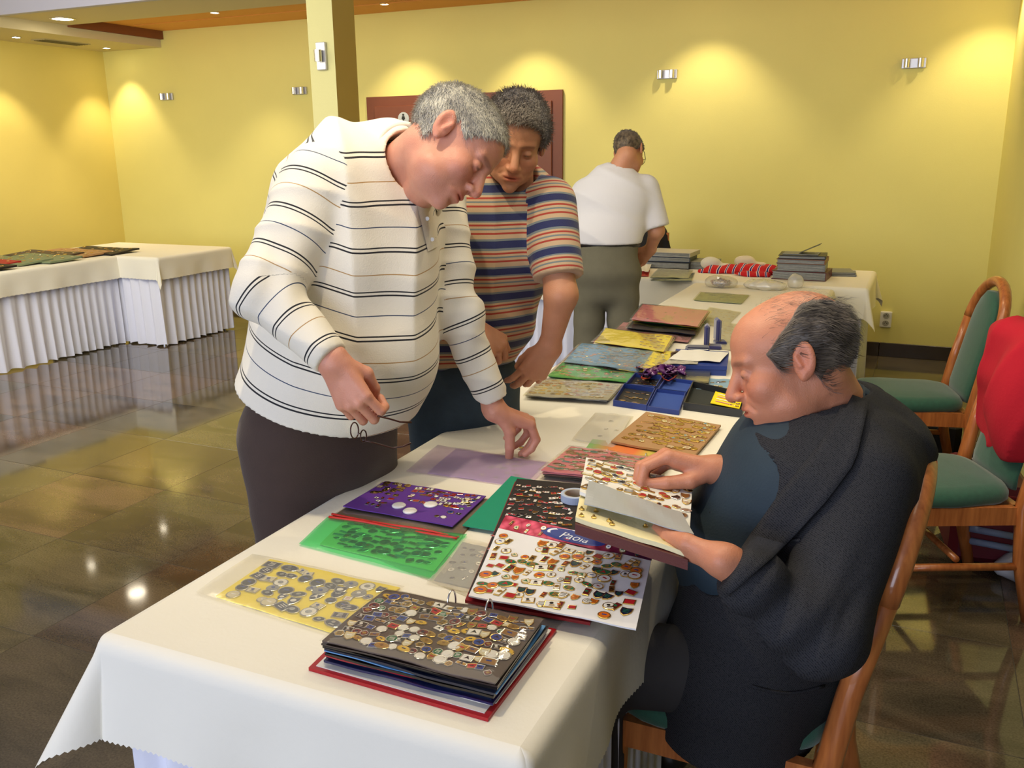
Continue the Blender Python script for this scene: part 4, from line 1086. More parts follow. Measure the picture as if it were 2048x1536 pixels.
    def band(name, rad, lo, hi, out, mt_, drop, fsp=.9, fo=.03):
        G = [[], [], [], []]
        for k in range(37):
            a = -PI*fsp+2*fsp*PI*k/36; d = -fr*math.cos(a)+np.cross(cax, -fr)*math.sin(a); ex = max(0, abs(a)/PI-.45)/.5
            q = nb+fr*fo*ex
            G[0].append(q+d*rad+cax*(lo-drop*ex)); G[1].append(q+d*rad+cax*(hi-drop*ex)); G[2].append(q+d*(rad+.004)+cax*(hi-drop*ex)); G[3].append(q+d*(rad+out)+cax*(lo-.012-drop*1.35*ex))
        o = MB().loft(G, cap=False, close=False).build(name, mt_, r, smooth=True, sub=r.location); md = o.modifiers.new('s', 'SOLIDIFY'); md.thickness = .003
    band('shirt_collar', .086, -.03, .016, .018, mat('navy collar cotton', (.014, .02, .034), .75), .05, .94, .03)
    band('jacket_collar', .102, -.055, -.008, .014, m, .05, .62, .02)
    # lapel: folded flap running down the chest edge
    A_ = [(1700, 790), (1640, 890), (1562, 985), (1492, 1085), (1440, 1180)]; B_ = [(1738, 806), (1712, 925), (1652, 1005), (1560, 1105), (1452, 1195)]
    full = U_(f, sf, k=.002); rows = []
    for i in range(15):
        t = i/14*4; k = min(3, int(t)); u_ = t-k; pa = np.array(A_[k])*(1-u_)+np.array(A_[k+1])*u_; pb = np.array(B_[k])*(1-u_)+np.array(B_[k+1])*u_
        rows.append([onto(full, *(pa*(1-j/5)+pb*j/5), 1.2, .004+.005*(j/5)) for j in range(6)])
    lo_ = MB().loft(rows, cap=False, close=False).build('lapel', m, r, smooth=True, sub=r.location); md = lo_.modifiers.new('s', 'SOLIDIFY'); md.thickness = .004
    for q0, q1, h_ in (((1503, 1372), (1648, 1372), 14), ((1518, 1068), (1600, 1080), 6)):
        pts = [onto(f, q0[0]+(q1[0]-q0[0])*k/10, q0[1]+(q1[1]-q0[1])*k/10+h_*math.sin(PI*k/10), 1.2, .001) for k in range(11)]
        MB().tube(pts, .0035, 6).build('pocket_welt', m, r, smooth=True, sub=r.location)
    hm = hair_mat('dark grey hair', '30261d', '6e6254', 30)
    side = lambda Q: np.interp(Q[:, 1], [-.12, -.07, -.04, -.02, .0, .012, .028, .045, .06, .1], [-.07, -.075, -.06, -.01, .03, .01, -.006, .035, .055, .09])-Q[:, 2]
    bald = lambda Q: -ell((0, -.008, .12), (.062, .122, .082))(Q)
    front = lambda Q: Q[:, 1]-.047+1.2*np.maximum(0, Q[:, 2]-.022)
    g = lambda Q: np.maximum(np.maximum(side(Q), bald(Q)), front(Q))
    hair_obj(r, H, g, hm, .006, 9000, .032, .0006, lambda Q: np.stack([0*Q[:, 0], -1+0*Q[:, 0], -.15-.6*(Q[:, 1] < -.05)], 1), .12, 4, jitter=.35)
    # thin wisps combed over the bald crown
    rg = np.random.default_rng(9); n = 420; a = rg.uniform(-1, 1, n); b_ = rg.uniform(-.9, .75, n)
    q = np.stack([.062*a, -.01+.085*b_, 0*a], 1); q[:, 2] = .034+.084*np.sqrt(np.clip(1-(q[:, 0]/.076)**2-((q[:, 1]+.022)/.096)**2, .02, 1))+.0005
    Nq = (q-np.array([0, -.022, .034]))/np.array([.076, .096, .084])**2; Nq /= np.linalg.norm(Nq, axis=1)[:, None]
    Vw, F1, F2 = strands(rg, H.c+H.s*(q@H.B.T), Nq@H.B.T, 420, .042, .00028, lambda p: np.stack([np.sign(H.loc(p)[:, 0])*.8, -1+0*p[:, 0], 0*p[:, 0]], 1)@H.B.T, .35, .12)
    me = mesh('hair_wisps', Vw-np.array(r.location), [tuple(f) for f in F1]+[tuple(f[:3]) for f in F2], [hm], False); o = link('hair_wisps', me, r); o['kind'] = 'stuff'
    # trousers
    mt = mat('dark grey trousers', (.035, .032, .032), .85, var=.1, scale=30, bump=.0005, bscale=300)
    hN = np.array([-.18, 1.68, .56]); kN = np.array([-.56, 1.61, .545]); aN = np.array([-.53, 1.62, .1]); hF = np.array([-.15, 1.96, .555]); kF = np.array([-.56, 2.03, .56]); aF = np.array([-.52, 2.05, .1])
    lf = lambda P: smin(smin(rc(hN, kN, .092, .088)(P), rc(kN, aN, .088, .07)(P), .03), smin(rc(hF, kF, .095, .078)(P), rc(kF, aF, .078, .065)(P), .03), .01)
    tf = lambda P: smax(smax(smin(lf(P), ell(pel+np.array([.0, 0, -.02]), (.11, .15, .09))(P), .04)+.005*wob(P, .06), .03-P[:, 2], .004), .497-P[:, 2]-np.where((P[:, 0] > -.505) & (P[:, 1] > 1.60), 0, 9), .004)
    garment('trousers', r, tf, [hN, kN, aN, hF, kF, aF], .17, .009, mt)
    shoes(r, [(aN*[1, 1, 0], (-1, 0, 0)), (aF*[1, 1, 0], (-1, .1, 0))], M_shoe)
    return h1, h2
man_polo(); man_tee(); man_white(); man_seated()
# ------------------------------------------------------------------ pins and badges
BC = {'red': 'b3202a', 'white': 'ece9e2', 'blue': '24408f', 'navy': '141a3c', 'green': '1e6b46', 'teal': '1f7f84', 'gold': 'c79a3a', 'yellow': 'd9b02c', 'black': '14130f',
      'maroon': '6a1722', 'orange': 'cf6a20', 'sky': '6fa3c4', 'silver': 'a9a9a6', 'pink': 'cf8090', 'copper': '9c5a2c', 'cream': 'd9cfae', 'violet': '51307a'}
M_gold = mat('polished gold', (.72, .50, .16), .22, 1); M_silv = mat('polished silver metal', (.66, .66, .64), .22, 1); M_copper = mat('bronze metal', (.42, .25, .11), .3, 1)
def enamel(c): return {'gold': M_gold, 'silver': M_silv, 'copper': M_copper}.get(c) or mat('enamel '+c, BC[c], .22, coat=.5)
def shape(kind, rr):
    if kind == 'round': return [(math.cos(a), math.sin(a)) for a in np.arange(14)*2*PI/14]
    if kind == 'oval': return [(1.25*math.cos(a), .78*math.sin(a)) for a in np.arange(14)*2*PI/14]
    if kind == 'rect': w_ = rr.uniform(.85, 1.2); h_ = rr.uniform(.6, .9); return [(-w_, -h_), (w_, -h_), (w_, h_), (-w_, h_)]
    if kind == 'bar': return [(-1.3, -.42), (1.3, -.42), (1.3, .42), (-1.3, .42)]
    if kind == 'tall': return [(-.5, -1.05), (.5, -1.05), (.5, 1.05), (-.5, 1.05)]
    if kind == 'shield': return [(-.8, .9), (-.8, -.1), (-.5, -.7), (0, -1.1), (.5, -.7), (.8, -.1), (.8, .9), (0, .75)]
    if kind == 'star': return [((1.05 if i % 2 else .5)*math.cos(a), (1.05 if i % 2 else .5)*math.sin(a)) for i, a in enumerate(np.arange(10)*2*PI/10)]
    if kind == 'hex': return [(math.cos(a), math.sin(a)) for a in np.arange(6)*2*PI/6]
    return [(rr.uniform(.6, 1.25)*math.cos(a), rr.uniform(.5, 1.1)*math.sin(a)) for a in np.arange(9)*2*PI/9]
def badge_mesh(kind, rim, c1, c2, seed):
    rr = random.Random(seed); S0 = shape(kind, rr); b = MB(); t = .16
    b.loft([[(x, y, 0) for x, y in S0], [(x, y, t*.8) for x, y in S0], [(x*.94, y*.94, t) for x, y in S0], [(x*.82, y*.82, t*.92) for x, y in S0]], 0)
    b.m[-1] = 1
    k = rr.randint(0, 4); z = t*.92+.012
    if k == 0: b.add([(-.7*.5, -.05, z), (.35, -.05, z), (.35, .22, z), (-.35, .22, z)], [(0, 1, 2, 3)], 2)
    if k == 1:
        b.loft([[(.42*math.cos(a), .36*math.sin(a), zz) for a in np.arange(8)*2*PI/8] for zz in (t*.9, t*1.15)], 2)
    if k == 2: b.add([(-.5, -.35, z), (.0, .5, z), (.5, -.35, z), (0, -.1, z)], [(0, 3, 1), (3, 2, 1)], 2)
    if k == 3:
        for y in (-.3, .05, .35): b.add([(-.42, y-.06, z), (.42, y-.06, z), (.42, y+.06, z), (-.42, y+.06, z)], [(0, 1, 2, 3)], 2)
    if k == 4:
        b.loft([[(-.1+.3*math.cos(a), .15+.25*math.sin(a), zz) for a in np.arange(6)*2*PI/6] for zz in (t*.9, t*1.2)], 2)
        b.add([(-.4, -.5, z), (.45, -.42, z), (.3, -.15, z), (-.3, -.2, z)], [(0, 1, 2, 3)], 0)
    me = mesh('badge', b.v, b.f, [rim, enamel(c1), enamel(c2)], False, b.m)
    return me
PAL = {
 'mixed': (['round', 'round', 'oval', 'rect', 'rect', 'shield', 'hex', 'bar', 'blob', 'rect'], [M_gold, M_gold, M_silv], ['red', 'white', 'blue', 'green', 'gold', 'gold', 'maroon', 'cream', 'black', 'silver', 'copper', 'yellow'], ['white', 'gold', 'red', 'navy', 'black', 'copper', 'blue']),
 'bronze': (['round', 'oval', 'rect', 'shield', 'hex', 'bar', 'blob'], [M_gold, M_copper, M_gold, M_silv], ['gold', 'copper', 'silver', 'gold', 'maroon', 'cream', 'red', 'green', 'black'], ['gold', 'copper', 'white', 'red', 'black']),
 'cards': (['tall', 'tall', 'rect', 'shield', 'round', 'round', 'oval', 'blob'], [M_gold], ['white', 'white', 'white', 'cream', 'white', 'red', 'maroon', 'green', 'gold', 'orange', 'cream', 'navy', 'white', 'silver'], ['red', 'navy', 'gold', 'black', 'green', 'blue', 'orange']),
 'clubs': (['rect', 'rect', 'tall', 'star', 'shield', 'blob', 'bar'], [M_gold, M_silv], ['white', 'red', 'red', 'white', 'gold', 'silver', 'black'], ['red', 'white', 'gold', 'navy']),
 'gold': (['blob', 'oval', 'bar', 'rect', 'round', 'blob'], [M_gold, M_copper], ['gold', 'gold', 'copper', 'cream', 'silver'], ['gold', 'copper', 'red', 'sky']),
 'olive': (['round', 'oval', 'rect', 'blob', 'bar'], [M_copper, M_silv], ['black', 'silver', 'green', 'maroon', 'teal', 'copper', 'navy'], ['black', 'silver', 'teal', 'red']),
 'grey': (['round', 'oval', 'round', 'shield', 'rect'], [M_silv], ['silver', 'navy', 'red', 'white', 'black', 'blue', 'cream'], ['silver', 'white', 'red', 'blue']),
 'round': (['round'], [M_silv, M_gold], ['white', 'cream', 'gold', 'silver'], ['navy', 'gold', 'red']),
}
POOL = {}
def pool(p, n=16):
    if p not in POOL:
        rr = random.Random(hash(p) % 1 + len(p)*7+3); K, R_, A, B = PAL[p]
        POOL[p] = [badge_mesh(K[i % len(K)], rr.choice(R_), rr.choice(A), rr.choice(B), i*13+len(p)) for i in range(n)]
    return POOL[p]
SEED = [100]
def place_badges(root, Pf, pal, nu, nv, size, u=(.04, .96), v=(.06, .94), keep=.95, jit=.25, up=1, skip=None, rot=.35, parent=None, asp=1):
    SEED[0] += 1; rr = random.Random(SEED[0]); PL = pool(pal); par = parent or root; L = np.array(root.location)
    for i in range(nu):
        for j in range(nv):
            if rr.random() > keep: continue
            uu = u[0]+(u[1]-u[0])*(i+.5+rr.uniform(-jit, jit))/nu; vv = v[0]+(v[1]-v[0])*(j+.5+rr.uniform(-jit, jit))/nv
            if skip and skip(uu, vv): continue
            e = 1e-3; p = Pf(uu, vv); du = Pf(uu+e, vv)-p; dv = Pf(uu, vv+e)-p
            n = nrm(np.cross(du, dv)); 
            if n[2] < 0: n = -n
            x = nrm(du); y = np.cross(n, x); a = rr.uniform(-rot, rot)
            x, y = x*math.cos(a)+y*math.sin(a), y*math.cos(a)-x*math.sin(a)
            s = size*rr.uniform(.72, 1.18); p = p+n*.0004
            o = bpy.data.objects.new('badge', rr.choice(PL)); COL.objects.link(o); o.parent = par
            o.matrix_local = Matrix(((x[0]*s, y[0]*s, n[0]*s, p[0]-L[0]), (x[1]*s, y[1]*s, n[1]*s, p[1]-L[1]), (x[2]*s, y[2]*s, n[2]*s, p[2]-L[2]), (0, 0, 0, 1)))
def patch(Q, amp=0., seed=0, droop=None):
    """surface through four corner points A(0,0) B(1,0) C(1,1) D(0,1) with a gentle wave"""
    A, B, C_, D = [np.array(q, float) for q in Q]
    def P(u, v):
        p = A*(1-u)*(1-v)+B*u*(1-v)+C_*u*v+D*(1-u)*v
        if amp: p = p+np.array([0, 0, amp*(math.sin(u*7+seed)*math.cos(v*4+seed*1.7)+.5*math.sin(u*15+v*5+seed*3))])
        return p
    return P
def grid(P, nu=14, nv=10, u0=0, u1=1, v0=0, v1=1, dz=0):
    return np.array([[P(u0+(u1-u0)*i/(nu-1), v0+(v1-v0)*j/(nv-1))+np.array([0, 0, dz]) for j in range(nv)] for i in range(nu)])
def Q4(px, z): 
    zs = z if hasattr(z, '__len__') else [z]*4
    return [Zp(x, y, zz) for (x, y), zz in zip(px, zs)]
def layer(root, name, P, mt, th, dz=0, ext=(0, 0, 0, 0), n=(14, 10)):
    G = grid(P, n[0], n[1], -ext[0], 1+ext[1], -ext[2], 1+ext[3], dz)
    return MB().sheet(G, th).build(name, mt, root, smooth=False, sub=root.location)
F_clear = film('clear pocket film', (.95, .94, .90), .05, .08, .05)
F_haze = film('milky pocket film', (.93, .91, .84), .26, .25, .03)
F_green = film('green folder film', (.32, .88, .46), .16, .2, .03)
F_lilac = film('lilac hazy film', (.84, .74, .84), .36, .3, .03)
def cardmat(n, c, r=.6): return mat('card '+n, c, r, var=.04, scale=30, bump=.0002, bscale=200)
C_ = {k: cardmat(k, v) for k, v in dict(yellow='f6e010', purple='5c2f8e', cream='d8d29a', blue='4f8fc0', green='2fa03c', pink='d0707e', brown='4a3a30', black='1a1512', white='e4e1da', kraft='b0875a', red='b01c24',
      navy='1a2350', grey='8a8b88', rose='c98a90', sage='7d8a68', teal='0b8f6c', silver='b4b09c', darkblue='101a3a').items()}
def pocket_film(root, P, mt, dz, ext):
    G = grid(P, 18, 14, -ext[0], 1+ext[1], -ext[2], 1+ext[3], dz); n = np.zeros(G.shape[:2]); n[1:-1, 1:-1] = 1
    for i in range(1, G.shape[0]-1):
        for j in range(1, G.shape[1]-1): G[i, j, 2] += .0011*math.sin(i*1.9+j*.7+dz*900)*math.cos(j*1.3+i*.4)
    for i in range(G.shape[0]):
        for j in range(G.shape[1]):
            if not n[i, j]: G[i, j, 2] -= dz*.7
    return MB().loft([list(a) for a in G], cap=False, close=False).build('plastic_pocket', mt, root, smooth=True, sub=root.location)
def pin_page(label, px, z, card, pal=None, nu=10, nv=6, size=.0085, pocket=F_clear, ext=(.03, .03, .03, .03), amp=.0015, th=.0025, group=None, name='pin_page', keep=.95, cat='pin page', seed=None, dzf=.0035, **kw):
    Qd = Q4(px, z); c = sum(Qd)/4; r = thing(name, c, label, cat, 0, group)
    P = patch(Qd, amp, (seed if seed is not None else px[0][0]*.37) % 6.28)
    layer(r, 'backing_card', P, card, th)
    if pal: place_badges(r, P, pal, nu, nv, size, keep=keep, **kw)
    if pocket: pocket_film(r, P, pocket, dzf, ext)
    return r, P
# --- the big ring binder in front
cov = Q4(((617, 1335), (976, 1437), (1113, 1258), (772, 1185)), TZ+.006)
r = thing('ring_binder', sum(cov)/4, 'open red ring binder crammed with brown pages of metal badges, nearest on the table', 'binder')
P0 = patch(cov); layer(r, 'cover', P0, cardmat('binder red', 'a5141e', .35), .006)
layer(r, 'cover_lining', P0, C_['white'], .001, .0012, (-.03, -.03, -.03, -.03))
top = Q4(((644, 1280), (990, 1366), (1087, 1239), (771, 1178)), TZ+.052)
low = Q4(((655, 1330), (985, 1412), (1098, 1262), (785, 1205)), TZ+.010)
stk = [('white', .0015), ('white', .002), ('navy', .004), ('darkblue', .004), ('red', .0025), ('black', .004), ('blue', .002), ('darkblue', .004), ('black', .004), ('brown', .003)]
for i, (c, th) in enumerate(stk):
    f = (i+.5)/len(stk); rr = random.Random(i+5); q = [a*(1-f)+b*f+np.array([rr.uniform(-.006, .006), rr.uniform(-.006, .006), 0]) for a, b in zip(low, top)]
    for k in range(4): q[k][2] = TZ+.010+.036*f
    layer(r, 'page', patch(q, .0016, i*1.3), mat('glossy sleeve '+c, col(dict(navy='1a2350', darkblue='0e1830', red='9c1a2a', black='17130f', blue='5b93c8', brown='3a2c26', white='d8d6d2')[c])[:3], .2, coat=.3), th)
Pt = patch(top, .0022, 2.2)
layer(r, 'top_page', Pt, mat('dark brown page', (.085, .055, .045), .5, var=.1, scale=30), .003)
place_badges(r, Pt, 'mixed', 17, 8, .0112, (.03, .97), (.06, .95), .96, .22)
pocket_film(r, Pt, film('glossy pocket film', (.95, .94, .9), .02, .06, .04), .0058, (.01, .01, .02, .0))
for x, y, s in ((903, 1203, 1), (978, 1222, 1)):
    b = Zp(x, y, TZ+.045); e = nrm(Zp(x+60, y+12, TZ)-Zp(x, y, TZ)); bk = np.cross([0, 0, 1.], e)
    MB().tube([b+e*.0+bk*(.017*math.cos(a))+np.array([0, 0, .028*math.sin(a)-.006]) for a in np.linspace(-.5, PI+.5, 15)], .0017, 8).build('ring', M_chrome, r, smooth=True, sub=r.location)
# clear wallet under the binder, to its right
pin_page('empty clear plastic wallet sticking out from behind the red ring binder', ((760, 1120), (1100, 1262), (1140, 1235), (845, 1085)), TZ+.002, F_haze, None, pocket=None, name='plastic_wallet', cat='wallet', th=.0006)
# --- yellow page in milky wallet
pin_page('yellow page of round badges in a milky plastic wallet at the near left', ((432, 1192), (670, 1266), (800, 1175), (540, 1118)), TZ+.004, C_['yellow'], 'grey', 9, 6, .0145, film('thin milky film', (.95, .93, .86), .15, .2, .03), (.16, .02, .05, .03), dzf=.005, keep=.9, amp=.001)
# --- green translucent folder
pin_page('green see-through folder with rows of badges on a pale sheet', ((640, 1088), (868, 1142), (926, 1070), (690, 1040)), TZ+.004, C_['cream'], 'olive', 12, 6, .0118, F_green, (.16, .03, .17, .02), dzf=.005, amp=.001)
# --- silver pocket right of the green folder
pin_page('grey silvery pocket of badges lying between green folder and white card', ((868, 1160), (960, 1180), (1010, 1100), (925, 1085)), TZ+.003, C_['grey'], 'grey', 4, 5, .008, F_haze, (.1, .1, .1, .1))
# --- red zip wallet under the purple sheet
q = Q4(((660, 1035), (915, 1080), (985, 1000), (765, 965)), TZ+.004); r = thing('zip_wallet', sum(q)/4, 'red-edged zip wallet with brown contents under the bright purple page', 'wallet')
Pz = patch(q, .001, 1); layer(r, 'wallet_body', Pz, mat('brown card', (.22, .13, .06), .5), .003); layer(r, 'plastic_front', Pz, F_clear, .0005, .003)
for v in (-.015, .035): MB().tube([Pz(u, v)+np.array([0, 0, .004+.0015*math.sin(u*9+v*50)]) for u in np.linspace(0, 1, 20)], .0032, 6).build('zip', mat('red zip', (.62, .03, .02), .4), r, smooth=True, sub=r.location)
# --- purple page (open, pins bare)
r, P = pin_page('bright purple sheet with bare pins and three large white buttons', ((686, 1012), (905, 1052), (972, 992), (770, 962)), TZ+.014, C_['purple'], None, pocket=None, amp=.0012)
r.location = r.location
place_badges(r, P, 'clubs', 11, 5, .0088, (.36, .98), (.45, .97), .85, .3); place_badges(r, P, 'gold', 4, 5, .0090, (.02, .30), (.55, .98), .9, .25)
place_badges(r, P, 'clubs', 3, 3, .0085, (.12, .30), (.12, .5), .9, .2); place_badges(r, P, 'mixed', 3, 5, .0080, (.76, .98), (.05, .9), .9, .25)
for u, v in ((.42, .28), (.56, .18), (.66, .44)):
    L = np.array(r.location); p = P(u, v); n = 20
    MB().loft([[(p[0]-L[0]+R_*math.cos(a), p[1]-L[1]+R_*math.sin(a), p[2]-L[2]+z) for a in np.arange(n)*2*PI/n] for R_, z in ((.0165, .0005), (.017, .003), (.0145, .0052), (.008, .0062))]).build('button_badge', mat('enamel white', BC['white'], .22, coat=.5), r, smooth=False)
# --- lilac hazy folder behind it, clear wallet edge
pin_page('hazy lilac wallet with a purple sheet, faint badges, near the pinching hand', ((855, 945), (1045, 972), (1092, 925), (912, 897)), TZ+.003, mat('card lilac', (.30, .10, .45), .6), 'grey', 7, 5, .008, F_lilac, (.22, .06, .05, .02), keep=.55, u=(.5, .98), v=(.1, .9), dzf=.004)
# --- teal sheet
pin_page('plain teal card under the black badge album', ((925, 1050), (1060, 1072), (1150, 975), (1022, 952)), TZ+.012, C_['teal'], None, pocket=None, name='teal_card', cat='card', amp=.0006)
# --- album with black page, red cover
q = Q4(((930, 1200), (1180, 1245), (1290, 985), (1030, 963)), TZ+.016); r = thing('badge_album', sum(q)/4, 'open red-covered album with club badges on a black page', 'album')
Pa = patch(q); layer(r, 'cover', Pa, cardmat('album red', '8c1622', .35), .006)
layer(r, 'black_page', Pa, mat('black foam page', (.018, .013, .011), .8), .010, .011, (-.02, -.02, -.02, -.01))
q2 = Q4(((995, 1048), (1150, 1062), (1172, 975), (1033, 966)), TZ+.0275); place_badges(r, patch(q2), 'clubs', 12, 8, .0078, (.02, .9), (.05, .98), .9, .25)
place_badges(r, patch(Q4(((940, 1185), (975, 1190), (1005, 1060), (985, 1055)), TZ+.0275)), 'clubs', 1, 4, .007)
# --- white card of pins with a printed strip
qs = [(937, 1190), (1272, 1257), (1302, 1122), (997, 1058)]; zz = [TZ+.034, TZ+.036, TZ+.046, TZ+.042]
Qw = Q4(qs, zz); r = thing('pin_card', sum(Qw)/4, 'large white card crowded with enamel pins, a pink printed strip with lettering on top', 'pin card')
Pw = patch(Qw, .0018, 1.1); layer(r, 'white_card', Pw, mat('glossy white card', (.80, .80, .82), .35), .003)
place_badges(r, Pw, 'cards', 15, 8, .0122, (.02, .97), (.03, .97), .95, .24, skip=lambda u, v: (.11 < u < .3 and v > .8) or (u > .86 and v < .14))
Qp = [Qw[3]+(Qw[3]-Qw[0])*.005+np.array([0, 0, .001]), Qw[2]+np.array([0, 0, .001]), *Q4(((1312, 1095), (1012, 1030)), TZ+.058)]
Pp = patch(Qp, .001, 2)
def print_mat():
    m, nt, b = nodes('printed berry strip'); N = nt.nodes.new; L = nt.links.new; tc = N('ShaderNodeTexCoord')
    vo = N('ShaderNodeTexVoronoi'); vo.inputs['Scale'].default_value = 55; L(tc.outputs['Object'], vo.inputs['Vector'])
    rp = N('ShaderNodeValToRGB'); e = rp.color_ramp.elements; e[0].color = (.85, .12, .2, 1); e[1].color = (.35, .01, .04, 1); e[0].position = .1; e[1].position = .75; L(vo.outputs['Distance'], rp.inputs[0])
    sx = N('ShaderNodeSeparateXYZ'); L(tc.outputs['Object'], sx.inputs[0]); r2 = N('ShaderNodeMapRange'); r2.inputs[1].default_value = -.03; r2.inputs[2].default_value = .10; L(sx.outputs[0], r2.inputs[0])
    mx = N('ShaderNodeMix'); mx.data_type = 'RGBA'; L(r2.outputs[0], mx.inputs[0]); L(rp.outputs[0], mx.inputs[6]); mx.inputs[7].default_value = (.06, .01, .03, 1)
    L(mx.outputs[2], b.inputs['Base Color']); b.inputs['Roughness'].default_value = .25; return m
layer(r, 'printed_strip', Pp, print_mat(), .002)
L0 = np.array(r.location)
MB().add([Pp(.49+.215*math.cos(a), .50+.47*math.sin(a))-L0+np.array([0, 0, .0006]) for a in np.arange(28)*2*PI/28], [tuple(range(28))]).build('printed_oval', mat('print blue', (.02, .04, .22), .25), r)
MB().add([Pp(.49+.175*math.cos(a), .52+.42*math.sin(a)+.03)-L0+np.array([0, 0, .0009]) for a in np.linspace(.15*PI, 1.1*PI, 20)]+[Pp(.49+.155*math.cos(a), .52+.34*math.sin(a)+.03)-L0+np.array([0, 0, .0009]) for a in np.linspace(.15*PI, 1.1*PI, 20)[::-1]], [(i, i+1, 38-i, 39-i) for i in range(19)]).build('printed_rim', mat('print white', (.85, .85, .88), .3), r)
def text(s, P, u, v, du, size, mt, root, name='lettering', shear=0):
    t = bpy.data.curves.new(name, 'FONT'); t.body = s; t.size = size; t.align_x = 'CENTER'; t.align_y = 'CENTER'; t.extrude = .00015; t.shear = shear; t.materials.append(mt)
    o = bpy.data.objects.new(name, t); me = bpy.data.meshes.new_from_object(o); bpy.data.objects.remove(o); me.materials.clear(); me.materials.append(mt); o = bpy.data.objects.new(name, me); COL.objects.link(o); o.parent = root
    p = P(u, v); x = nrm(P(u+.02, v)-P(u-.02, v)); y0 = P(u, v+.02)-P(u, v-.02); n = nrm(np.cross(x, y0)); n = n if n[2] > 0 or abs(n[2]) < .3 else -n; y = np.cross(n, x); L = np.array(root.location); p = p+n*.0012-L
    o.matrix_local = Matrix(((x[0], y[0], n[0], p[0]), (x[1], y[1], n[1], p[1]), (x[2], y[2], n[2], p[2]), (0, 0, 0, 1))); return o
text('Paola', Pp, .50, .44, .1, .031, mat('print white', (.85, .85, .88), .3), r, shear=.25)
place_badges(r, Pp, 'cards', 9, 2, .0078, (.04, .98), (.05, .8), .75, .25, skip=lambda u, v: .36 < u < .64)
# --- roll of tape
tp = Zp(1150, 1000, TZ+.0285); r = thing('tape_roll', tp, 'roll of pale blue adhesive tape standing flat on the black badge page', 'tape')
for nm, a, b, mt in (('tape', .034, .026, mat('pale blue tape', (.42, .50, .66), .45)), ('core', .0258, .0238, mat('tape core', (.5, .42, .3), .7))):
    n = 36; V = []; F = []
    prof = [(a, 0), (a, .017), (a-.001, .018), (b+.001, .018), (b, .017), (b, 0)]
    for i in range(n):
        t = 2*PI*i/n
        for R_, z in prof: V.append((R_*math.cos(t), R_*math.sin(t), z))
    m_ = len(prof)
    for i in range(n):
        for j in range(m_): F.append((i*m_+j, ((i+1) % n)*m_+j, ((i+1) % n)*m_+(j+1) % m_, i*m_+(j+1) % m_))
    MB().add(V, F).build(nm, mt, r)
# --- pink album stack and ring binder behind it
for i in range(4):
    pin_page('pink-backed pin pages, stacked beside the far hand, layer %s' % ['at the bottom', 'second from below', 'third from below', 'on top'][i], ((1088-2*i, 952-i*4), (1300, 975-i*4), (1335, 930-i*4), (1142, 905-i*4)), TZ+.006+.008*i, C_['pink'] if i > 1 else C_['brown'], 'olive' if i == 3 else None, 14, 6, .0112, F_clear if i == 3 else F_haze, amp=.002, seed=i, keep=.97)
q = Q4(((1165, 905), (1340, 925), (1362, 898), (1185, 878)), TZ+.004); r = thing('ring_binder', sum(q)/4, 'ring binder with an orange and green page under the cardboard sheet', 'binder')
def grad_mat():
    m, nt, b = nodes('orange to green print'); N = nt.nodes.new; L = nt.links.new; tc = N('ShaderNodeTexCoord'); sx = N('ShaderNodeSeparateXYZ'); L(tc.outputs['Object'], sx.inputs[0])
    mr = N('ShaderNodeMapRange'); mr.inputs[1].default_value = -.12; mr.inputs[2].default_value = .12; L(sx.outputs[0], mr.inputs[0]); rp = N('ShaderNodeValToRGB'); e = rp.color_ramp.elements
    e[0].color = (.25, .5, .15, 1); e[1].color = (.2, .42, .1, 1)
    for p, c in ((.25, (.8, .25, .06, 1)), (.55, (.85, .2, .06, 1)), (.72, (.7, .55, .1, 1))): k = e.new(p); k.color = c
    L(mr.outputs[0], rp.inputs[0]); L(rp.outputs[0], b.inputs['Base Color']); b.inputs['Roughness'].default_value = .35; return m
Pg = patch(q); layer(r, 'printed_page', Pg, grad_mat(), .003); place_badges(r, Pg, 'bronze', 9, 1, .009, (.0, .9), (-.25, .1), .9, .2)
for u in (.28, .72):
    b = Pg(u, .1); MB().tube([b+np.array([0, .011*math.cos(a), .014*math.sin(a)]) for a in np.linspace(0, PI, 12)], .0015, 6).build('ring', M_chrome, r, smooth=True, sub=r.location)
# --- cardboard with gold pins, clear pocket at its left
pin_page('clear pocket with a few badges sliding out left of the brown cardboard', ((1150, 878), (1228, 892), (1262, 835), (1192, 828)), TZ+.003, C_['white'], 'grey', 3, 3, .009, F_haze, (.06, .05, .06, .06), keep=.5)
r, P = pin_page('torn brown cardboard sheet covered in gilt pins', ((1222, 882), (1388, 912), (1442, 850), (1292, 823)), TZ+.014, C_['kraft'], 'gold', 13, 7, .0125, None, amp=.0012, th=.006, keep=.92, u=(.10, .97), v=(.08, .98))
place_badges(r, P, 'mixed', 4, 4, .009, (.4, .9), (.3, .9), .7)
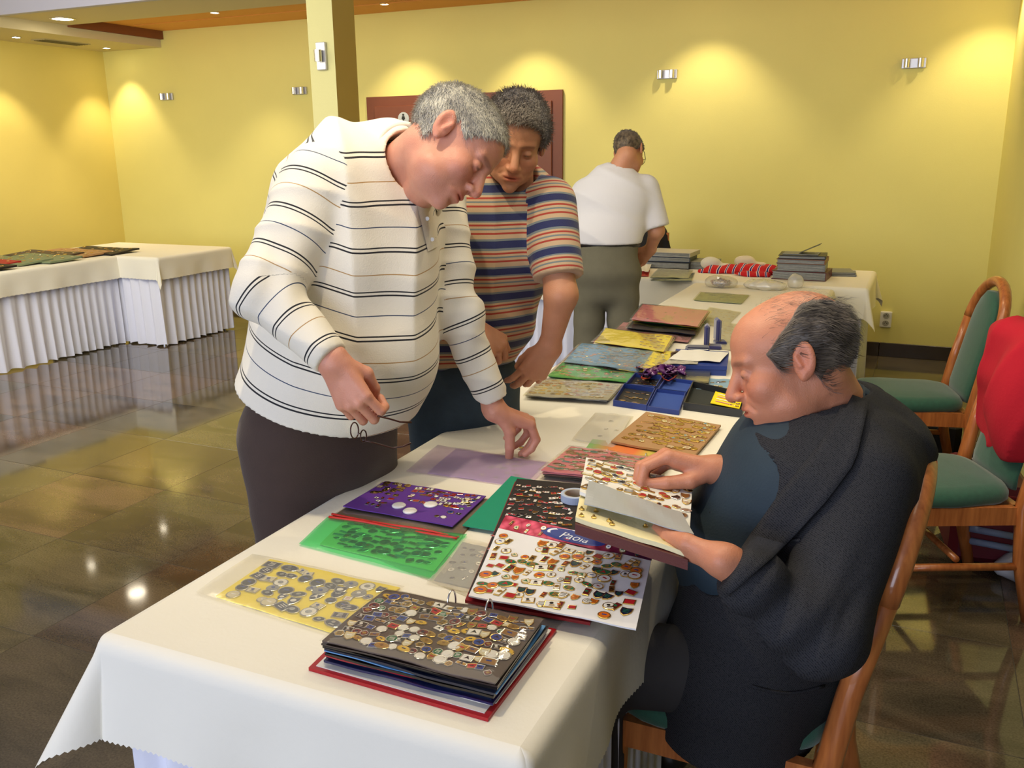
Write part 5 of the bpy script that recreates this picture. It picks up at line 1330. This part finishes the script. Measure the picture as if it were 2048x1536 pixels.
# --- blue two-compartment presentation case, open
def tray(name, label, px4, h, mt, lining, wall=.004, div=(), cat='case', z=TZ, inner=None):
    q = Q4(px4, z); c = sum(q)/4; r = thing(name, c, label, cat); q = [a-c for a in q]; b = MB()
    ctr = sum(q)/4; inn = [a+(ctr-a)*(wall/np.linalg.norm(ctr-a))*1.8 for a in q]; up = np.array([0, 0, h]); fl_ = np.array([0, 0, .003])
    V = [*q, *[a+up for a in q], *[a+up for a in inn], *[a+fl_ for a in inn]]
    F = [(3, 2, 1, 0)]
    for i in range(4):
        j = (i+1) % 4; F += [(i, j, 4+j, 4+i), (4+i, 4+j, 8+j, 8+i), (8+i, 8+j, 12+j, 12+i)]
    b.add(V, F, 0).build('tray', mt, r); MB().add([a+fl_*1.1 for a in inn], [(0, 1, 2, 3)]).build('lining', lining, r)
    P = patch([a+c+fl_*1.2 for a in inn])
    for (u0, v0, u1, v1) in div:
        a, b_ = P(u0, v0)-c, P(u1, v1)-c; t = nrm(np.cross(b_-a, [0, 0, 1.]))*.0015; up2 = np.array([0, 0, h*.8])
        MB().loft([[a-t, a+t, b_+t, b_-t], [a-t+up2, a+t+up2, b_+t+up2, b_-t+up2]]).build('divider', mt, r)
    return r, P
M_bluec = mat('royal blue case', (.018, .045, .24), .5, bump=.0003, bscale=400); M_blueL = mat('blue velvet lining', (.03, .075, .33), .9); M_blackc = mat('black case', (.022, .024, .026), .45, bump=.0003, bscale=400)
for lab, px, pn, z in (('blue badge case, front left compartment tray holding coins', ((1226, 812), (1293, 822), (1312, 783), (1248, 777)), 1, .02),
                       ('blue badge case, rear left tray holding badges', ((1250, 778), (1310, 787), (1326, 761), (1270, 755)), 1, .02),
                       ('empty blue tray in front, left of the black case', ((1294, 822), (1358, 831), (1372, 792), (1313, 785)), 0, .016),
                       ('empty blue tray behind the other empty blue tray', ((1315, 786), (1373, 793), (1388, 770), (1332, 762)), 0, .016)):
    r, P = tray('blue_tray', lab, px, z, M_bluec, M_blackc if pn else M_blueL, cat='tray')
    r['group'] = 'blue trays on the long table'
    if pn: place_badges(r, P, 'gold', 5, 3, .0085, (.1, .95), (.1, .9), 1, .2)
r, P = tray('black_tray', 'open black case with badges on a yellow card', ((1366, 820), (1484, 836), (1493, 800), (1385, 776)), .026, M_blackc, mat('black lining', (.03, .034, .03), .9), cat='case')
yq = patch([P(.42, .35)+np.array([0, 0, .006]), P(.95, .3)+np.array([0, 0, .006]), P(.97, .85)+np.array([0, 0, .010]), P(.45, .92)+np.array([0, 0, .010])])
t = thing('yellow_card', yq(.5, .5), 'small yellow card of long pins lying in the open black case', 'card'); layer(t, 'card_sheet', yq, C_['yellow'], .0015)
for k in range(4): MB().tube([yq(.15, .2+.2*k)+np.array([0, 0, .002]), yq(.7, .15+.2*k)+np.array([0, 0, .003])], .0018, 5).build('pin_needle', enamel('white' if k % 2 else 'pink'), t, sub=t.location)
place_badges(t, yq, 'bronze', 2, 4, .008, (.68, .98), (.05, .95), 1, .1)
# coins leaflet
pin_page('pale blue leaflet with gilt coins behind the black case', ((1392, 778), (1475, 786), (1482, 760), (1408, 756)), TZ+.003, mat('card sky', (.25, .40, .52), .5), 'round', 6, 2, .010, None, name='coin_leaflet', cat='leaflet', keep=1)
# black and clear plastic case
q = Q4(((1345, 765), (1417, 772), (1421, 748), (1352, 742)), TZ); r = thing('plastic_case', sum(q)/4, 'low black plastic case with a clear lid left of the coin leaflet', 'case')
Pc = patch(q); layer(r, 'case_base', Pc, M_black, .010, .010); layer(r, 'clear_lid', Pc, F_clear, .006, .017)
# closed blue box with papers
q = Q4(((1345, 748), (1452, 752), (1456, 722), (1352, 716)), TZ); r = thing('blue_box', sum(q)/4, 'closed royal blue box with white papers lying on it', 'box')
Pb = patch(q); layer(r, 'box_base', Pb, M_bluec, .022, .022); layer(r, 'box_lid', Pb, M_bluec, .015, .038, (.01, .01, .01, .01))
pin_page('white sheet of paper on the closed blue box', ((1338, 718), (1440, 724), (1458, 704), (1362, 699)), TZ+.046, C_['white'], None, pocket=None, name='paper_sheet', cat='paper', th=.0008, amp=.002)
pin_page('printed grey leaflet under the white paper on the blue box', ((1326, 727), (1395, 728), (1400, 712), (1348, 709)), TZ+.0425, mat('card newsprint', (.42, .40, .34), .6, var=.5, scale=60), None, pocket=None, name='leaflet', cat='leaflet', th=.0008)
# brown flap standing
q = Zp(1348, 728, TZ); r = MB().box(-.004, .004, -.022, .022, 0, .05).build('brown_case_lid', mat('brown leatherette', (.10, .05, .03), .5), None, q, -.3); tag(r, 'small brown case lid standing upright beside the purple ribbon', 'case lid')
# purple printed ribbon: crumpled loops
def ribbon(name, label, pts, w_, mt, cat, seed=0, parent=None):
    r = MB(); rr = random.Random(seed); rows = []
    for i, p in enumerate(pts):
        p = np.array(p); t = nrm(np.array(pts[min(i+1, len(pts)-1)])-np.array(pts[max(i-1, 0)])); a = rr.uniform(.3, 1.3); s = nrm(np.cross(t, [0, 0, 1.]))*math.cos(a)+np.array([0, 0, math.sin(a)])
        rows.append([p-s*w_/2, p, p+s*w_/2])
    o = r.loft(rows, cap=False, close=False).build(name, mt, None, smooth=True); md = o.modifiers.new('s', 'SOLIDIFY'); md.thickness = .001; tag(o, label, cat); return o
def ribbon_mat(n, c1, c2):
    m, nt, b = nodes(n); N = nt.nodes.new; L = nt.links.new; tc = N('ShaderNodeTexCoord'); vo = N('ShaderNodeTexVoronoi'); vo.inputs['Scale'].default_value = 70; L(tc.outputs['Object'], vo.inputs['Vector'])
    rp = N('ShaderNodeValToRGB'); rp.color_ramp.interpolation = 'CONSTANT'; e = rp.color_ramp.elements; e[0].color = col(c2); e[1].color = col(c1); e[1].position = .28; L(vo.outputs['Distance'], rp.inputs[0]); L(rp.outputs[0], b.inputs['Base Color']); b.inputs['Roughness'].default_value = .4; return m
M_rib = ribbon_mat('purple printed ribbon', '5a1c66', 'c9b4cc'); rr = random.Random(4); pts = []
for i in range(46):
    t = i/45; px = 1282+t*82+14*math.sin(i*1.1); py = 744+8*math.sin(i*.8+1)+t*-3; z = TZ+.026+.018*math.sin(i*1.37)
    pts.append(Zp(px, py, z))
ribbon('lanyard', 'crumpled purple printed lanyard behind the blue trays', pts, .030, M_rib, 'lanyard', 3)
M_rib2 = mat('orange-red ribbon', (.75, .09, .03), .4)
ribbon('lanyard', 'orange-red loop of ribbon at the left end of the purple lanyard', [Zp(1290+16*math.cos(a), 742+13*math.sin(a), TZ+.014+.008*math.sin(a*2)) for a in np.linspace(.8, 5.6, 18)], .014, M_rib2, 'ribbon', 5)
ribbon('lanyard', 'short orange-red ribbon end just behind the empty blue tray', [Zp(1322+30*t, 752+9*math.sin(PI*t), TZ+.012+.014*math.sin(PI*t)) for t in np.linspace(0, 1, 9)], .016, M_rib2, 'ribbon', 6)
# standing blue velvet cases
M_vel = mat('blue velvet', (.012, .014, .12), .85, sheen=.8)
def velvet(px, py, label, h, w_, rz, open_=True):
    r = thing('velvet_case', Zp(px, py, TZ), label, 'case', rz, 'velvet medal cases')
    MB().bbox(-w_/2, w_/2, -.03, .03, 0, .016, .004).build('case_base', M_vel, r)
    MB().bbox(-w_/2, -w_/2+.022, -.034, .034, .014, h, .008).build('case_lid', M_vel, r)
    MB().bbox(-w_/2+.0215, -w_/2+.0235, -.024, .024, .02, h-.008, .0008).build('satin_lining', mat('black satin', (.02, .02, .03), .35), r)
    MB().tube([(-w_/2+.024, -.02, .018), (-w_/2+.024, .02, .018)], .002, 6).build('hinge', M_gold, r)
velvet(1425, 697, 'tall open blue velvet medal case standing on edge left of the seated man\'s forehead', .105, .075, .2)
velvet(1440, 688, 'second blue velvet medal case upright just behind the first', .115, .05, .4)
for k, (x, y, s_) in enumerate(((1392, 700, 'lowest'), (1394, 690, 'middle'), (1396, 680, 'top'))):
    r = thing('velvet_case', Zp(1392+k*2, 702-k*1, TZ+.017*k), 'flat navy velvet case, %s of the three lying left of the upright ones' % s_, 'case', .25, 'velvet medal cases')
    MB().bbox(-.045, .045, -.028, .028, 0, .009, .003).build('case_base', M_vel, r); MB().bbox(-.044, .044, -.027, .027, .0092, .0165, .003).build('case_lid', mat('dark velvet', (.015, .015, .05), .85, sheen=.5), r)
    MB().tube([(-.04, -.0285, .009), (.04, -.0285, .009)], .0012, 5).build('trim', M_silv, r)
# --- fanned rows of pocket pages down the table
def stack(px, z, cards, top_label, pal, nu, nv, size, grp, under, film_=F_clear, dz=.005, **kw):
    n = len(cards)
    for i, c in enumerate(cards):
        last = i == n-1; sh = (n-1-i)
        p4 = [(x+random.Random(i*7+x).uniform(-3, 3)+sh*1.0, y+sh*.6) for x, y in px]
        pin_page(top_label if last else under % ['bottom', 'second', 'third', 'fourth', 'fifth'][i], p4, z+dz*i, C_[c], pal if last else None, nu, nv, size, film_ if last else F_clear, (.03, .03, .04, .03), amp=.0022, group=grp, seed=i+px[0][0], **kw)
stack(((1052, 790), (1213, 800), (1247, 768), (1085, 757)), TZ+.003, ['navy', 'white', 'black', 'silver'], 'topmost pocket of silver and brown badges nearest in the row of pages', 'bronze', 12, 6, .0108, 'stack of pocket pages at the front of the row', '%s page from below in the foremost pocket stack')
stack(((1097, 752), (1258, 764), (1276, 738), (1125, 724)), TZ+.006, ['black', 'green'], 'green-backed pocket of badges second in the row', 'bronze', 12, 5, .0105, 'green pocket pages in the row', '%s page under the green-backed pocket', keep=.85)
stack(((1126, 722), (1278, 742), (1308, 702), (1162, 686)), TZ+.012, ['sage', 'brown', 'blue'], 'light-blue-backed pocket of badges third in the row', 'bronze', 13, 7, .0098, 'blue pocket pages in the row', '%s page under the light-blue pocket', keep=.85)
stack(((1240, 738), (1325, 748), (1362, 706), (1285, 695)), TZ+.005, ['sage', 'red', 'green', 'yellow'], 'yellow-edged pocket page fanned out right of the light-blue one', 'olive', 6, 6, .0085, 'fanned pages right of the blue pocket', '%s of the mixed pages fanned out right of the blue pocket')
stack(((1186, 683), (1327, 702), (1347, 672), (1212, 657)), TZ+.020, ['black', 'red', 'yellow'], 'bright yellow page with gilt badges at its right end', 'gold', 5, 5, .0085, 'yellow pocket pages in the row', '%s page under the bright yellow page', u=(.62, .98))
stack(((1218, 668), (1378, 684), (1394, 655), (1245, 645)), TZ+.006, ['brown', 'rose'], 'dusty pink pocket page behind the bright yellow page', 'bronze', 9, 4, .008, 'dusty pink pages in the row', '%s page under the dusty pink pocket', keep=.6)
stack(((1252, 655), (1388, 668), (1402, 646), (1270, 636)), TZ+.010, ['white', 'black', 'navy', 'black'], 'black glossy pocket under the red and pink ones', None, 1, 1, .008, 'black pocket pages in the row', '%s page under the black glossy pocket', film_=F_clear, dz=.006)
stack(((1263, 638), (1392, 652), (1416, 621), (1286, 608)), TZ+.034, ['green', 'yellow', 'red', 'red', 'pink'], 'pink pocket topping the farthest stack of pages', 'clubs', 8, 4, .007, 'pink and red pocket pages farthest in the row', '%s page in the farthest pink and red stack', keep=.5, dz=.007)
pin_page('grey pocket page alone on the cloth beyond the pink stack', ((1388, 600), (1482, 607), (1498, 590), (1402, 584)), TZ+.006, C_['sage'], 'grey', 9, 3, .008, F_clear, amp=.001)
pin_page('clear wallet of badges lying right of the farthest pink stack', ((1392, 645), (1450, 655), (1480, 625), (1420, 615)), TZ+.004, C_['silver'], 'gold', 5, 5, .008, F_haze)
pin_page('clear wallet hidden beside the upright velvet cases', ((1435, 695), (1475, 702), (1478, 650), (1448, 645)), TZ+.004, C_['silver'], 'gold', 4, 6, .008, F_haze)
pin_page('dark green folder at the far right end of the long table', ((1560, 612), (1640, 618), (1657, 592), (1588, 588)), TZ+.006, mat('card bottle green', (.01, .09, .06), .35), None, pocket=None, name='folder', cat='folder')
# --- bags of coins
def blob_bag(px, py, w_, d_, h_, label, fm, coins, seed):
    c = Zp(px, py, TZ); r = thing('plastic_bag', c, label, 'bag'); K = np.random.default_rng(seed)
    f = lambda P: ell((0, 0, h_*.42), (w_, d_, h_*.6))(P)+.010*wob(P+seed, .022)+.005*wob(P, .009, 1)
    g = lambda P: smax(f(P), .001-P[:, 2], .003)
    V, F = nets(g, (-w_-.03, -d_-.03, -.01), (w_+.03, d_+.03, h_*1.3+.02), .006)
    link('bag_film', mesh('bag_film', V, F, [fm], True), r)
    if coins:
        rr = random.Random(seed); PL = pool('round')
        for i in range(coins):
            a = rr.uniform(0, 2*PI); q = rr.random()**.5*.62; o = bpy.data.objects.new('badge', rr.choice(PL)); COL.objects.link(o); o.parent = r
            o.location = (w_*q*math.cos(a), d_*q*math.sin(a), h_*.35+rr.uniform(-.3, .45)*h_*(1-q)); o.rotation_euler = (rr.uniform(-.7, .7), rr.uniform(-.7, .7), 0); o.scale = [.011]*3
    return r
blob_bag(1442, 574, .10, .075, .07, 'clear plastic bag bulging with white and gilt round badges', film('bag film', (.93, .92, .88), .22, .12, .08), 160, 1)
blob_bag(1530, 578, .13, .085, .055, 'crumpled clear plastic bag in front of the stacked albums', film('crumpled film', (.93, .92, .88), .38, .12, .12), 0, 2)
blob_bag(1590, 575, .05, .05, .08, 'small puffed clear plastic bag beside the stacked albums', film('crumpled film', (.93, .92, .88), .38, .12, .12), 0, 3)
# --- red and white scarf
def cloth_blob(name, label, cat, c, pts, radii, h, mt, wamp=.008, root=None, fl=.8):
    r = root or thing(name, c, label, cat); L = np.array(r.location)
    fs = [ell(p, q) for p, q in zip(pts, radii)]
    f = lambda P: smax(U_(*fs, k=.02)(P)+wamp*wob(P, .03)+wamp*.6*np.sin(P@np.array([60, 25, 10.])+3*wob(P, .06, 1)), (pts[0][2]-radii[0][2]*fl)-P[:, 2], .004)
    a = np.array(pts); rd = np.array(radii); V, F = nets(f, (a-rd).min(0)-.03, (a+rd).max(0)+.03, h)
    return r, link('fabric', mesh('fabric', V-L, F, [mt], True), r)
def scarf_mat():
    m, nt, b = nodes('red and white knitted scarf'); N = nt.nodes.new; L = nt.links.new; tc = N('ShaderNodeTexCoord'); wv = N('ShaderNodeTexWave'); wv.inputs['Scale'].default_value = 5.5; wv.inputs['Distortion'].default_value = 4; wv.inputs['Detail'].default_value = 1; L(tc.outputs['Object'], wv.inputs['Vector'])
    rp = N('ShaderNodeValToRGB'); rp.color_ramp.interpolation = 'CONSTANT'; e = rp.color_ramp.elements; e[0].color = col('c8141e'); e[1].color = col('e8e0dc'); e[1].position = .80; k = e.new(.93); k.color = col('3a2a78'); L(wv.outputs['Fac'], rp.inputs[0]); L(rp.outputs[0], b.inputs['Base Color']); b.inputs['Roughness'].default_value = .9; return m
c = Zp(1480, 547, TZ)
cloth_blob('scarf', 'red and white football scarf heaped on the back table', 'scarf', c, [c+np.array([-.12, 0, .02]), c+np.array([.02, .03, .03]), c+np.array([.15, .02, .03]), c+np.array([.10, -.12, .015]), c+np.array([-.2, -.03, .012])], [(.12, .08, .03), (.13, .1, .035), (.12, .1, .035), (.12, .05, .018), (.08, .06, .02)], .009, scarf_mat())
for px, py, lab, mc_ in ((1422, 527, 'white cap with a green crest left behind the red scarf', 'white'), (1490, 524, 'cream knitted cap with dark trim behind the red scarf', 'cream')):
    c = Zp(px, py, TZ+.05); cloth_blob('cap', lab, 'cap', c, [c, c+np.array([.07, .01, -.015])], [(.075, .06, .045), (.08, .05, .02)], .01, mat('cap '+mc_, (.72, .70, .62) if mc_ == 'white' else (.70, .62, .48), .9), .004)
# --- stacks of albums on the back table
def book(px, py, z, w_, d_, h_, rz, mt, label, grp, mt2=None, open_=False):
    r = thing('album', Zp(px, py, TZ)*[1, 1, 0]+[0, 0, z], label, 'album', rz, grp)
    MB().bbox(-w_/2, w_/2, -d_/2, d_/2, 0, .004, .001).build('cover', mt, r); MB().bbox(-w_/2, w_/2, -d_/2, d_/2, h_-.004, h_, .001).build('cover', mt, r)
    MB().bbox(w_/2-.005, w_/2, -d_/2, d_/2, .002, h_-.002, .001).build('spine', mt, r)
    b = MB(); n = max(2, int((h_-.009)/.006)); hh = (h_-.009)/n
    for k in range(n): b = MB().box(-w_/2+.006+.003*(k % 2), w_/2-.006, -d_/2+.004+.002*((k*7) % 3), d_/2-.005, .0045+k*hh, .0045+(k+.8)*hh); b.build('page', mt2 or mat('grey album pages', (.30, .31, .30), .4, var=.3, scale=50), r)
M_bk = {'black': mat('black leatherette', (.02, .02, .02), .4), 'brown': mat('brown leatherette cover', (.20, .085, .045), .45), 'maroon': mat('maroon leatherette', (.10, .02, .02), .4), 'grey': mat('grey album cover', (.22, .23, .22), .5), 'cream': mat('cream album cover', (.55, .52, .46), .5), 'dkblue': mat('dark blue album cover', (.03, .05, .10), .45)}
z = TZ+.003
for w_, d_, h_, rz, c, lab in ((.34, .26, .055, -.05, 'maroon', 'thick maroon album at the bottom of the stack by the wall'), (.30, .25, .045, .03, 'grey', 'grey album second from the bottom of the stack by the wall'), (.30, .25, .03, .0, 'brown', 'brown album in the middle of the stack by the wall'), (.29, .24, .022, .05, 'black', 'black album on top of the stack by the wall')):
    book(1603, 556, z, w_, d_, h_, rz, M_bk[c], lab, 'album stack by the wall'); z += h_+.001
z0 = z
r = thing('album', Zp(1603, 556, TZ)*[1, 1, 0]+[0, 0, z0], 'thin dark folder with its cover half raised, lying on the album stack', 'folder'); MB().box(-.12, .10, -.08, .08, 0, .004).build('page', M_bk['grey'], r); MB().box(0, .14, -.05, .05, .0, .003).xform(Matrix.Translation((-.02, 0, .004)) @ Matrix.Rotation(-.45, 4, 'Y')).build('raised_cover', M_bk['black'], r)
for k, (dx, l) in enumerate(((0, 'lower'), (8, 'upper'))):
    book(1680-k*6, 549, TZ+.003+.013*k, .20, .22, .012, .1+.12*k, M_bk['grey'], '%s of two thin grey magazines at the right end of the back table' % l, 'grey magazines', C_['white'])
z = TZ+.003
for w_, d_, h_, rz, c, dx, lab in ((.36, .28, .045, .0, 'black', 0, 'black binder at the bottom of the stack next to the white-shirted man'), (.33, .27, .035, .04, 'dkblue', 3, 'dark blue binder in the middle of the stack next to the white-shirted man'), (.32, .26, .03, -.05, 'cream', 8, 'cream binder on top of the stack next to the white-shirted man')):
    book(1338+dx, 533, z, w_, d_, h_, rz, M_bk[c], lab, 'binder stack beside the white-shirted man'); z += h_+.001
for k in range(2): book(1402, 535, TZ+.003+.026*k, .24, .24, .025, .02, M_bk['grey'], '%s grey binder right of the tall binder stack' % ('lower', 'upper')[k], 'grey binders left of the scarf')
pin_page('beige pocket page on the front edge of the back table', ((1300, 554), (1375, 556), (1385, 541), (1318, 538)), TZ+.012, C_['sage'], 'grey', 6, 3, .008, F_haze)
pin_page('bluish pocket page under the beige one at the back table edge', ((1302, 561), (1383, 561), (1388, 546), (1320, 545)), TZ+.006, mat('card slate', (.10, .16, .20), .5), None)
pin_page('white price card with dark print beside the olive trousers', ((1279, 541), (1297, 543), (1303, 528), (1281, 526)), TZ+.03, C_['white'], None, pocket=None, name='price_card', cat='card')
pin_page('red card under the white price card', ((1276, 552), (1297, 552), (1300, 540), (1279, 540)), TZ+.008, C_['red'], None, pocket=None, name='red_card', cat='card')
q = Zp(1560, 545, TZ+.004); r = MB().bbox(-.012, .012, -.03, .03, 0, .085, .003).build('card_holder', M_black, None, q, .5); tag(r, 'small black upright holder between scarf and album stack', 'holder')
pin_page('open white newspaper under the white-shirted man\'s hand', ((1280, 512), (1325, 520), (1345, 500), (1290, 490)), TZ+.05, mat('card newspaper', (.62, .60, .55), .7, var=.35, scale=60), None, pocket=None, name='newspaper', cat='paper')
# medals with ribbons seen past the striped T-shirt
M_med = ribbon_mat('medal ribbons', 'b02a2a', 'd8d8e2'); M_med2 = ribbon_mat('blue medal ribbons', '24406a', 'd0d4dc'); 
for k in range(5):
    rr = random.Random(k); pts = [Zp(1062+k*6+6*math.sin(i*1.3+k), 532-2*(k % 3)+5*math.cos(i*.9+k), TZ+.02+.02*math.sin(i*1.1+k)+.012*k) for i in range(12)]
    ribbon('medal_ribbon', '%s medal ribbon in the tangle behind the striped T-shirt' % ['red and white', 'blue and white', 'upper red and white', 'upper blue', 'topmost red'][k], pts, .03, (M_med, M_med2)[k % 2], 'ribbon', k)
# dark coat on a chair behind the back table
c = W(1308, 478, 6.75); cloth_blob('coat', 'black coat hanging behind the back table beside the white-shirted man', 'coat', c, [c+np.array([0, .0, -.18]), c+np.array([-.02, 0, -.02]), c+np.array([.0, 0, -.45])], [(.15, .07, .22), (.13, .07, .18), (.16, .08, .22)], .014, mat('black coat wool', (.010, .010, .012), .9), .01)
# the chair carrying it: plain posts seen only from the side
t = thing('chair', c*[1, 1, 0], 'chair behind the back table hidden under the black coat', 'chair')
for a in (-.1, .1): MB().tube([(a, 0, 0), (a, 0, c[2]+.05)], .015).build('leg', M_wood, t)
for a in (-.1, .1): MB().tube([(a, .32, 0), (a, .32, .42)], .015).build('leg', M_wood, t)
MB().bbox(-.13, .13, -.0, .35, .42, .46, .01).build('seat', M_green, t)
# --- album in the seated man's hands
bk = [W(1150, 1048, 1.66), W(1376, 1120, 1.58), W(1384, 992, 1.85), W(1172, 942, 1.93)]
r = thing('badge_album', sum(bk)/4, 'burgundy album with cream foam pages of pins held in the seated man\'s hands', 'album'); dz = np.array([0, 0, 1.])
layer(r, 'cover', patch(bk), mat('burgundy leatherette', (.11, .022, .018), .4, bump=.0003, bscale=300), .020)
M_foam = mat('cream foam page', (.90, .80, .45), .85, bump=.0006, bscale=150)
lowp = patch([bk[0]+dz*.010+(bk[3]-bk[0])*.03, bk[1]+dz*.010+(bk[2]-bk[1])*.03, bk[2]+dz*.012, bk[3]+dz*.012], .0015, 3)
layer(r, 'foam_page', lowp, M_foam, .009)
L0 = np.array(r.location)
for u, v in ((.04, .16), (.17, .20), (.16, .09), (.30, .10), (.33, .06), (.62, .17), (.76, .12), (.80, .07), (.90, .13), (.93, .22), (.05, .05)):
    p = lowp(u, v)-L0; MB().loft([[(p[0]+R_*math.cos(a), p[1]+R_*math.sin(a), p[2]+z_) for a in np.arange(8)*2*PI/8] for R_, z_ in ((.0052, .0), (.0055, .002), (.003, .003), (.0022, .006), (.001, .007))]).build('pin_clutch', M_gold, r)
upp = patch([bk[0]*.62+bk[3]*.38+dz*.022, bk[1]*.72+bk[2]*.28+dz*.022, bk[2]+dz*.030, bk[3]+dz*.030], .001, 1)
layer(r, 'foam_page', upp, mat('white foam page', (.80, .78, .72), .85), .007)
place_badges(r, upp, 'bronze', 13, 7, .0098, (.02, .98), (.05, .98), .93, .28); 
fl_ = patch([W(1168, 1006, 1.70), W(1388, 1068, 1.585), W(1364, 1026, 1.70), W(1178, 960, 1.80)], .0012, 2)
layer(r, 'grey_flap', fl_, mat('grey satin flap', (.40, .42, .42), .35), .002)
MB().tube([W(1374+5*math.sin(a), 1000-12*math.cos(a), 1.80) for a in np.linspace(0, PI, 9)], .0015, 6).build('ring', M_copper, r, smooth=True, sub=r.location)
# pin between thumb and finger
p = Zp(1045, 896, TZ+.004); r = thing('pin', p, 'tiny white and gold pin pinched between thumb and finger on the cloth', 'pin')
MB().bbox(-.009, .009, -.006, .006, .006, .009, .001).build('pin_face', enamel('white'), r); MB().bbox(-.008, .008, -.007, .004, .0, .006, .001).build('pin_back', M_gold, r)
# --- albums on the side table at the left
rr = random.Random(2)
for k in range(14):
    y = 3.12+k*.20; x = -6.62+.12*math.sin(k*2.1); q = [np.array([x-.34, y-.13, TZ+.020]), np.array([x+.30, y-.16, TZ+.020]), np.array([x+.30, y+.15, TZ+.034]), np.array([x-.34, y+.15, TZ+.034])]
    nm = ['front', 'second', 'third', 'fourth', 'fifth', 'sixth', 'seventh', 'eighth', 'ninth', 'tenth', 'eleventh', 'twelfth', 'thirteenth', 'rearmost'][k]
    cc = ['sage', 'brown', 'kraft', 'black', 'sage', 'kraft', 'brown', 'black', 'red', 'sage'][k % 10]
    t = thing('pin_page', sum(q)/4, '%s page of badges, counted from the camera, in the row on the left side table' % nm, 'pin page', 0, 'badge pages on the left side table')
    P = patch(q, .003, k); layer(t, 'backing_card', P, C_[cc], .014); place_badges(t, P, 'bronze', 7, 3, .017, keep=.95)
# --- red jacket on the chair, suitcase and bags at the right
M_red = mat('red fleece', (.55, .008, .025), .95, bump=.001, bscale=120)
cB = np.array([.115, 3.335, 0]); fB = np.array([-.91, -.41, 0]); sB = np.array([-.41, .91, 0]); bk_ = cB-fB*.27-np.array([0, 0, .05])
t = thing('jacket', bk_+np.array([0, 0, 1.0]), 'bright red fleece jacket hung over a chair back at the right edge', 'jacket')
fs = U_(etube([bk_+np.array([0, 0, 1.0]), bk_+np.array([0, 0, .85])-fB*.01, bk_+np.array([0, 0, .62])], [.205, .235, .22], [.07, .085, .06], sB, .03), ell(bk_-sB*.12+np.array([-.05, 0, .80]), (.10, .12, .22)), k=.04)
f = lambda P: smax(fs(P)+.010*wob(P, .08)-.014*ridge(P, sB*.9+fB*.3+np.array([0, 0, .25]), 19, 2.0, .25, 1), .53-P[:, 2]+.25*np.abs((P-bk_)@sB+.02), .01)
V, F = nets(f, bk_+[-.35, -.35, .4], bk_+[.35, .35, 1.2], .012); link('fabric', mesh('fabric', V-np.array(t.location), F, [M_red], True), t)
t = thing('suitcase', (.33, 3.86, 0), 'dark red suitcase with pale blue bands on the floor behind the chair with the jacket', 'suitcase', .12)
MB().bbox(-.14, .14, -.22, .22, .02, .34, .03).build('shell', mat('dark red suitcase', (.13, .008, .02), .45), t); MB().bbox(-.142, .142, -.222, .222, .30, .312, .002).build('piping', mat('red piping', (.3, .02, .03), .4), t)
for z_ in (.12, .17): MB().tube([(-.08, -.226, z_), (.13, -.226, z_-.02)], .014, 8).build('band', mat('pale blue band', (.25, .32, .5), .5), t, smooth=True)
MB().tube([(-.06, 0, .34), (-.055, 0, .38), (.055, 0, .38), (.06, 0, .34)], .008).build('handle', M_black, t, smooth=True)
t = thing('bag', (.10, 5.10, 0), 'black bag on the floor under the empty far chair', 'bag', -.05)
MB().bbox(-.20, .20, -.12, .12, .0, .20, .03).build('bag_body', mat('black nylon', (.012, .012, .014), .6), t); MB().tube([(-.1, -.122, .19), (-.06, -.14, .12), (.06, -.14, .12), (.1, -.122, .19)], .006).build('strap', M_black, t); MB().tube([(.0, -.125, .14), (.0, -.135, .14)], .006).build('clasp', M_silv, t)
c = np.array([.44, 3.62, .04]); cloth_blob('plastic_bag', 'white and blue crumpled plastic bag on the floor at the right edge', 'bag', c, [c, c+np.array([.05, -.05, .0])], [(.07, .07, .05), (.06, .06, .04)], .012, mat('white bag', (.65, .66, .72), .5), .01)
c = np.array([.40, 3.95, .36]); cloth_blob('shirt', 'black and white patterned garment lying on the suitcase', 'garment', c+np.array([-.05, 0, .02]), [c+np.array([-.05, 0, .02])], [(.11, .15, .05)], .012, ribbon_mat('black and white print', '0c0c0e', 'd8d0c8'), .008)
